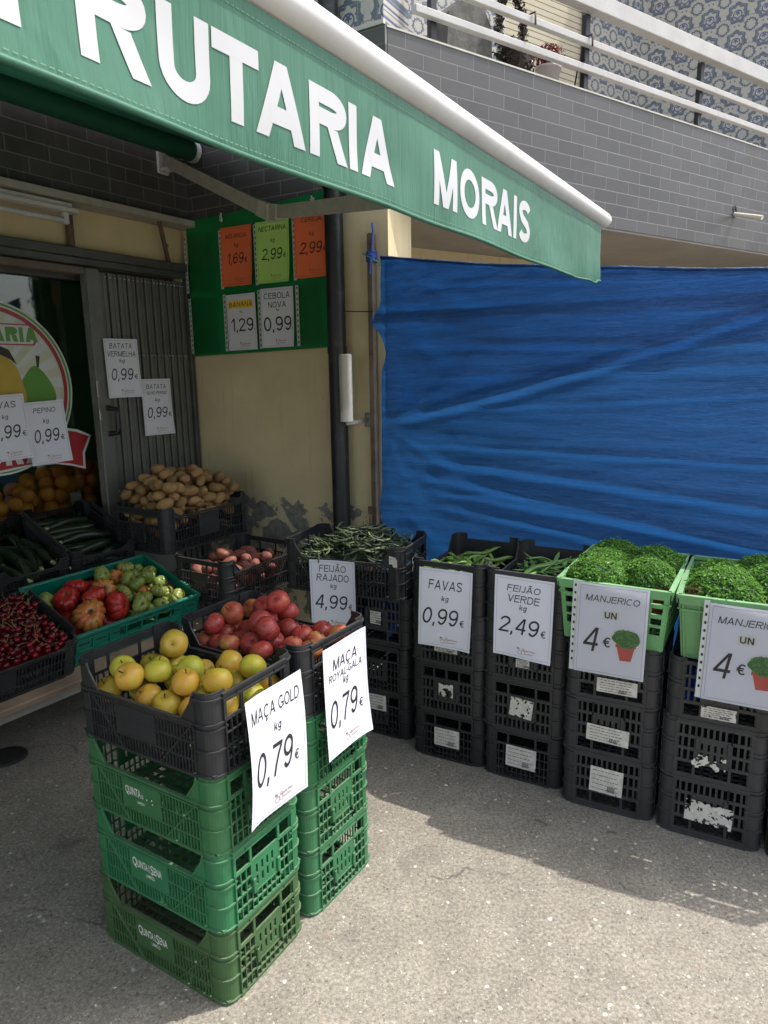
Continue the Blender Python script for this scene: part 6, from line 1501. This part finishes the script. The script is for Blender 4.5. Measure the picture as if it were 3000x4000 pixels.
# ------------------------------------------------------------------ price sheets on the crates
def on_crate(loc, Y, x, y, z): return tuple(mw(loc, Y) @ Vector((x, y, z)))
def manj(mb):
    hg, hw = .297, .105
    mb.quad((-.028, -.0005, -.118), (.022, -.0005, -.116), (.022, -.0005, -.086), (-.028, -.0005, -.088), 5)
    gtext(mb, 'UN', -.022, .016, -.113, -.091, y=-.001, t=.2)
    rd = random.Random(4)
    mb.add([(.022, -.0009, -.205), (.078, -.0009, -.202), (.068, -.0009, -.250), (.034, -.0009, -.252)], [(0, 3, 2, 1)], 6)
    mb.add([(.018, -.0012, -.207), (.082, -.0012, -.203), (.080, -.0012, -.193), (.018, -.0012, -.195)], [(0, 1, 2, 3)], 6)
    n = 26; mb.add([(.05 + .043 * math.cos(2 * math.pi * i / n) * (1 + .06 * math.sin(i * 5)), -.0015, -.174 + .031 * math.sin(2 * math.pi * i / n) * (1 + .08 * math.sin(i * 7))) for i in range(n)], [tuple(range(n))], 7)
    for k in range(90):
        a = rd.uniform(0, 6.28); q = math.sqrt(rd.random()); x = .05 + .043 * q * math.cos(a); z = -.174 + .031 * q * math.sin(a); b = rd.uniform(0, 3.14); s_ = .004
        mb.add([(x - s_ * math.cos(b), -.0019 - k * 2e-6, z - s_ * math.sin(b)), (x + .002 * math.sin(b), -.0019 - k * 2e-6, z - .002 * math.cos(b)), (x + s_ * math.cos(b), -.0019 - k * 2e-6, z + s_ * math.sin(b)), (x - .002 * math.sin(b), -.0019 - k * 2e-6, z + .002 * math.cos(b))], [(0, 1, 2, 3)], 8)
    gtext(mb, '€', -.022, .006, -.213, -.178, t=.13)
def sleeve_for(o, size, side=True):
    mb = MB(); hw, hg = size[0] / 2, size[1]
    mb.box(-hw - .017, -hw - .001, -.0006, .0002, -hg, .006)
    for i in range(11): mb.bbox(-hw - .012, -hw - .006, -.0012, -.0007, -.018 - i * .026, -.009 - i * .026, .0002, 1)
    mb.build('sleeve_edge', [M['sleeve_edge'], M['fill_dark']], o)
    mb = MB(); mb.quad((-hw, -.004, -hg - .004), (hw + .006, -.004, -hg - .004), (hw + .006, -.004, .006), (-hw, -.004, .006)); mb.build('sleeve_film', M['film'], o)
FY_ = YR - math.pi / 2          # yaw of a sheet on the viewer side of the right-hand row (its x to the viewer's right)
def front(loc, Wd, dx, z, L=.467, out=.02): return on_crate(loc, YR, -L / 2 - out, -dx, z)
YS1 = Y1 + math.pi / 2; YS2 = Y2 + math.pi / 2
sheet([('MAÇA GOLD', .43, .10, .20)], ('0,79', .44, .70, -.42, .26), 'large curled sheet MAÇA GOLD 0,79 hanging on the front stack', on_crate(GP, Y1, .467 / 2 + .022, .035, .168), rz(YS1, R_(1.5)), bend=lambda x, z: -.006 + .10 * (x + .02) ** 2 * 8 * .4 - .02 * max(0, (-.06 - x)) * 6 + .012 * math.sin(z * 9) - .02 * max(0, -x - .02), size=(.222, .325))
sheet([('MAÇA', .30, .13, .23), ('ROYAL-GALA', .40, .26, .325)], ('0,79', .50, .74, -.42, .28), 'sheet MAÇA ROYAL-GALA 0,79 hanging on the red apple stack', on_crate(RP, Y2, .467 / 2 + .02, .015, .185), rz(YS2, R_(1.0)), bend=lambda x, z: .006 * math.sin(x * 16) - .01 * (z / .3) ** 2, size=(.218, .318))
fbx = lambda dx, z, out: on_crate(FB_P, FB_Y, dx, -.33 / 2 - out, z)
sheet([('FEIJÃO', .30, .07, .17), ('RAJADO', .36, .20, .30)], ('4,99', .50, .70, -.42, .32), 'sheet FEIJÃO RAJADO 4,99 hanging on the left bean crate', fbx(-.028, .152, .026), rz(FB_Y, R_(-1.0)), bend=lambda x, z: .006 * math.sin(x * 20 + 1), size=(.205, .30))
sheet([('FAVAS', .32, .14, .26)], ('0,99', .50, .71, -.44, .27), 'sheet FAVAS 0,99 hanging on the second stack of the row', front(favas_p, .297, .005, .182), rz(FY_, R_(1.0)), bend=lambda x, z: .006 * math.sin(x * 15), size=(.21, .31))
sheet([('FEIJÃO', .29, .10, .18), ('VERDE', .28, .22, .31)], ('2,49', .50, .70, -.42, .30), 'sheet FEIJÃO VERDE 2,49 hanging on the third stack of the row', front(verde_p, .297, .0, .190), rz(FY_, R_(.5)), bend=lambda x, z: -.004 * math.sin(x * 16 + .5) * (1 - z / .3), size=(.217, .302))
o = sheet([('MANJERICO', .385, .12, .19)], ('4', .48, .75, -.40, -.13), 'sheet MANJERICO 4 euro in a clear sleeve on the left pale green crate', front(P1, PW, -.003, .217, PL, .026), rz(FY_, R_(.8)), unit=None, extra=manj, euro=False, lg=False, size=(.222, .312), bend=lambda x, z: .004 * math.sin(x * 10)); sleeve_for(o, (.222, .312))
o = sheet([('MANJERICO', .385, .12, .19)], ('4', .48, .75, -.40, -.13), 'sheet MANJERICO 4 euro in a clear sleeve cut by the right picture edge', front(P2, PW, .025, .205, PL, .026), rz(FY_, R_(1.2)), unit=None, extra=manj, euro=False, lg=False, size=(.222, .312), bend=lambda x, z: .004 * math.sin(x * 10)); sleeve_for(o, (.222, .312))

# ------------------------------------------------------------------ small things on the ground
gr = MB(); rd = random.Random(77)
for i in range(420):
    x, y = rd.uniform(-1.6, 2.2), rd.uniform(.7, 3.0)
    if i % 3 == 0: a = rd.choice([(.62, 2.2), (.9, 2.05), (.2, 2.5), (-.3, 1.4), (-.8, 1.65), (.0, 1.95), (-.9, 2.2)]); x, y = a[0] + rd.gauss(0, .18), a[1] + rd.gauss(0, .12)
    r = rd.uniform(.0012, .0032) * (1.6 if rd.random() < .08 else 1); k = rd.randrange(4); n = 6
    ring = [(x + r * rd.uniform(.6, 1.2) * math.cos(6.283 * j / n), y + r * rd.uniform(.6, 1.2) * math.sin(6.283 * j / n), .0008) for j in range(n)]
    gr.add(ring + [(x, y, r * rd.uniform(.5, .9))], [(j, (j + 1) % n, n) for j in range(n)], k)
o = gr.build('grit', [plain('pale_grit', (.5, .47, .42), .9), plain('dark_grit', (.08, .07, .06), .9), M['dirt'], plain('grey_grit', (.27, .25, .22), .9)])
tag(o, 'loose grit and leaf crumbs scattered over the concrete', 'grit'); o['kind'] = 'stuff'
d = MB(); d.lathe([(0, .006), (.05, .007), (.075, .006), (.08, 0)], 36); tag(d.build('drain_cover', M['iron_cover'], None, (-1.555, 2.57, .001)), 'round dark iron drain cover in the ground by the bench', 'drain cover')
for i, (x, y, a, l_) in enumerate(((.36, 1.15, .6, .05), (-.62, 1.62, 1.2, .035), (-.56, 1.57, 1.6, .03), (.50, 2.12, -.7, .05), (.73, 2.05, -.4, .03))):
    d = MB(); d.tube([(x, y, .003), (x + l_ * .5 * math.cos(a) + .004, y + l_ * .5 * math.sin(a), .006), (x + l_ * math.cos(a), y + l_ * math.sin(a), .003)], .0013, 5); tag(d.build('twig', M['dirt'], None), ['thin dark twig alone on the sunlit concrete', 'curved twig in the shade left of the front stack', 'shorter twig in the shade nearest the front stack', 'dark twig in front of the FEIJÃO VERDE stack', 'pale straw in front of the left MANJERICO stack'][i], 'twig')
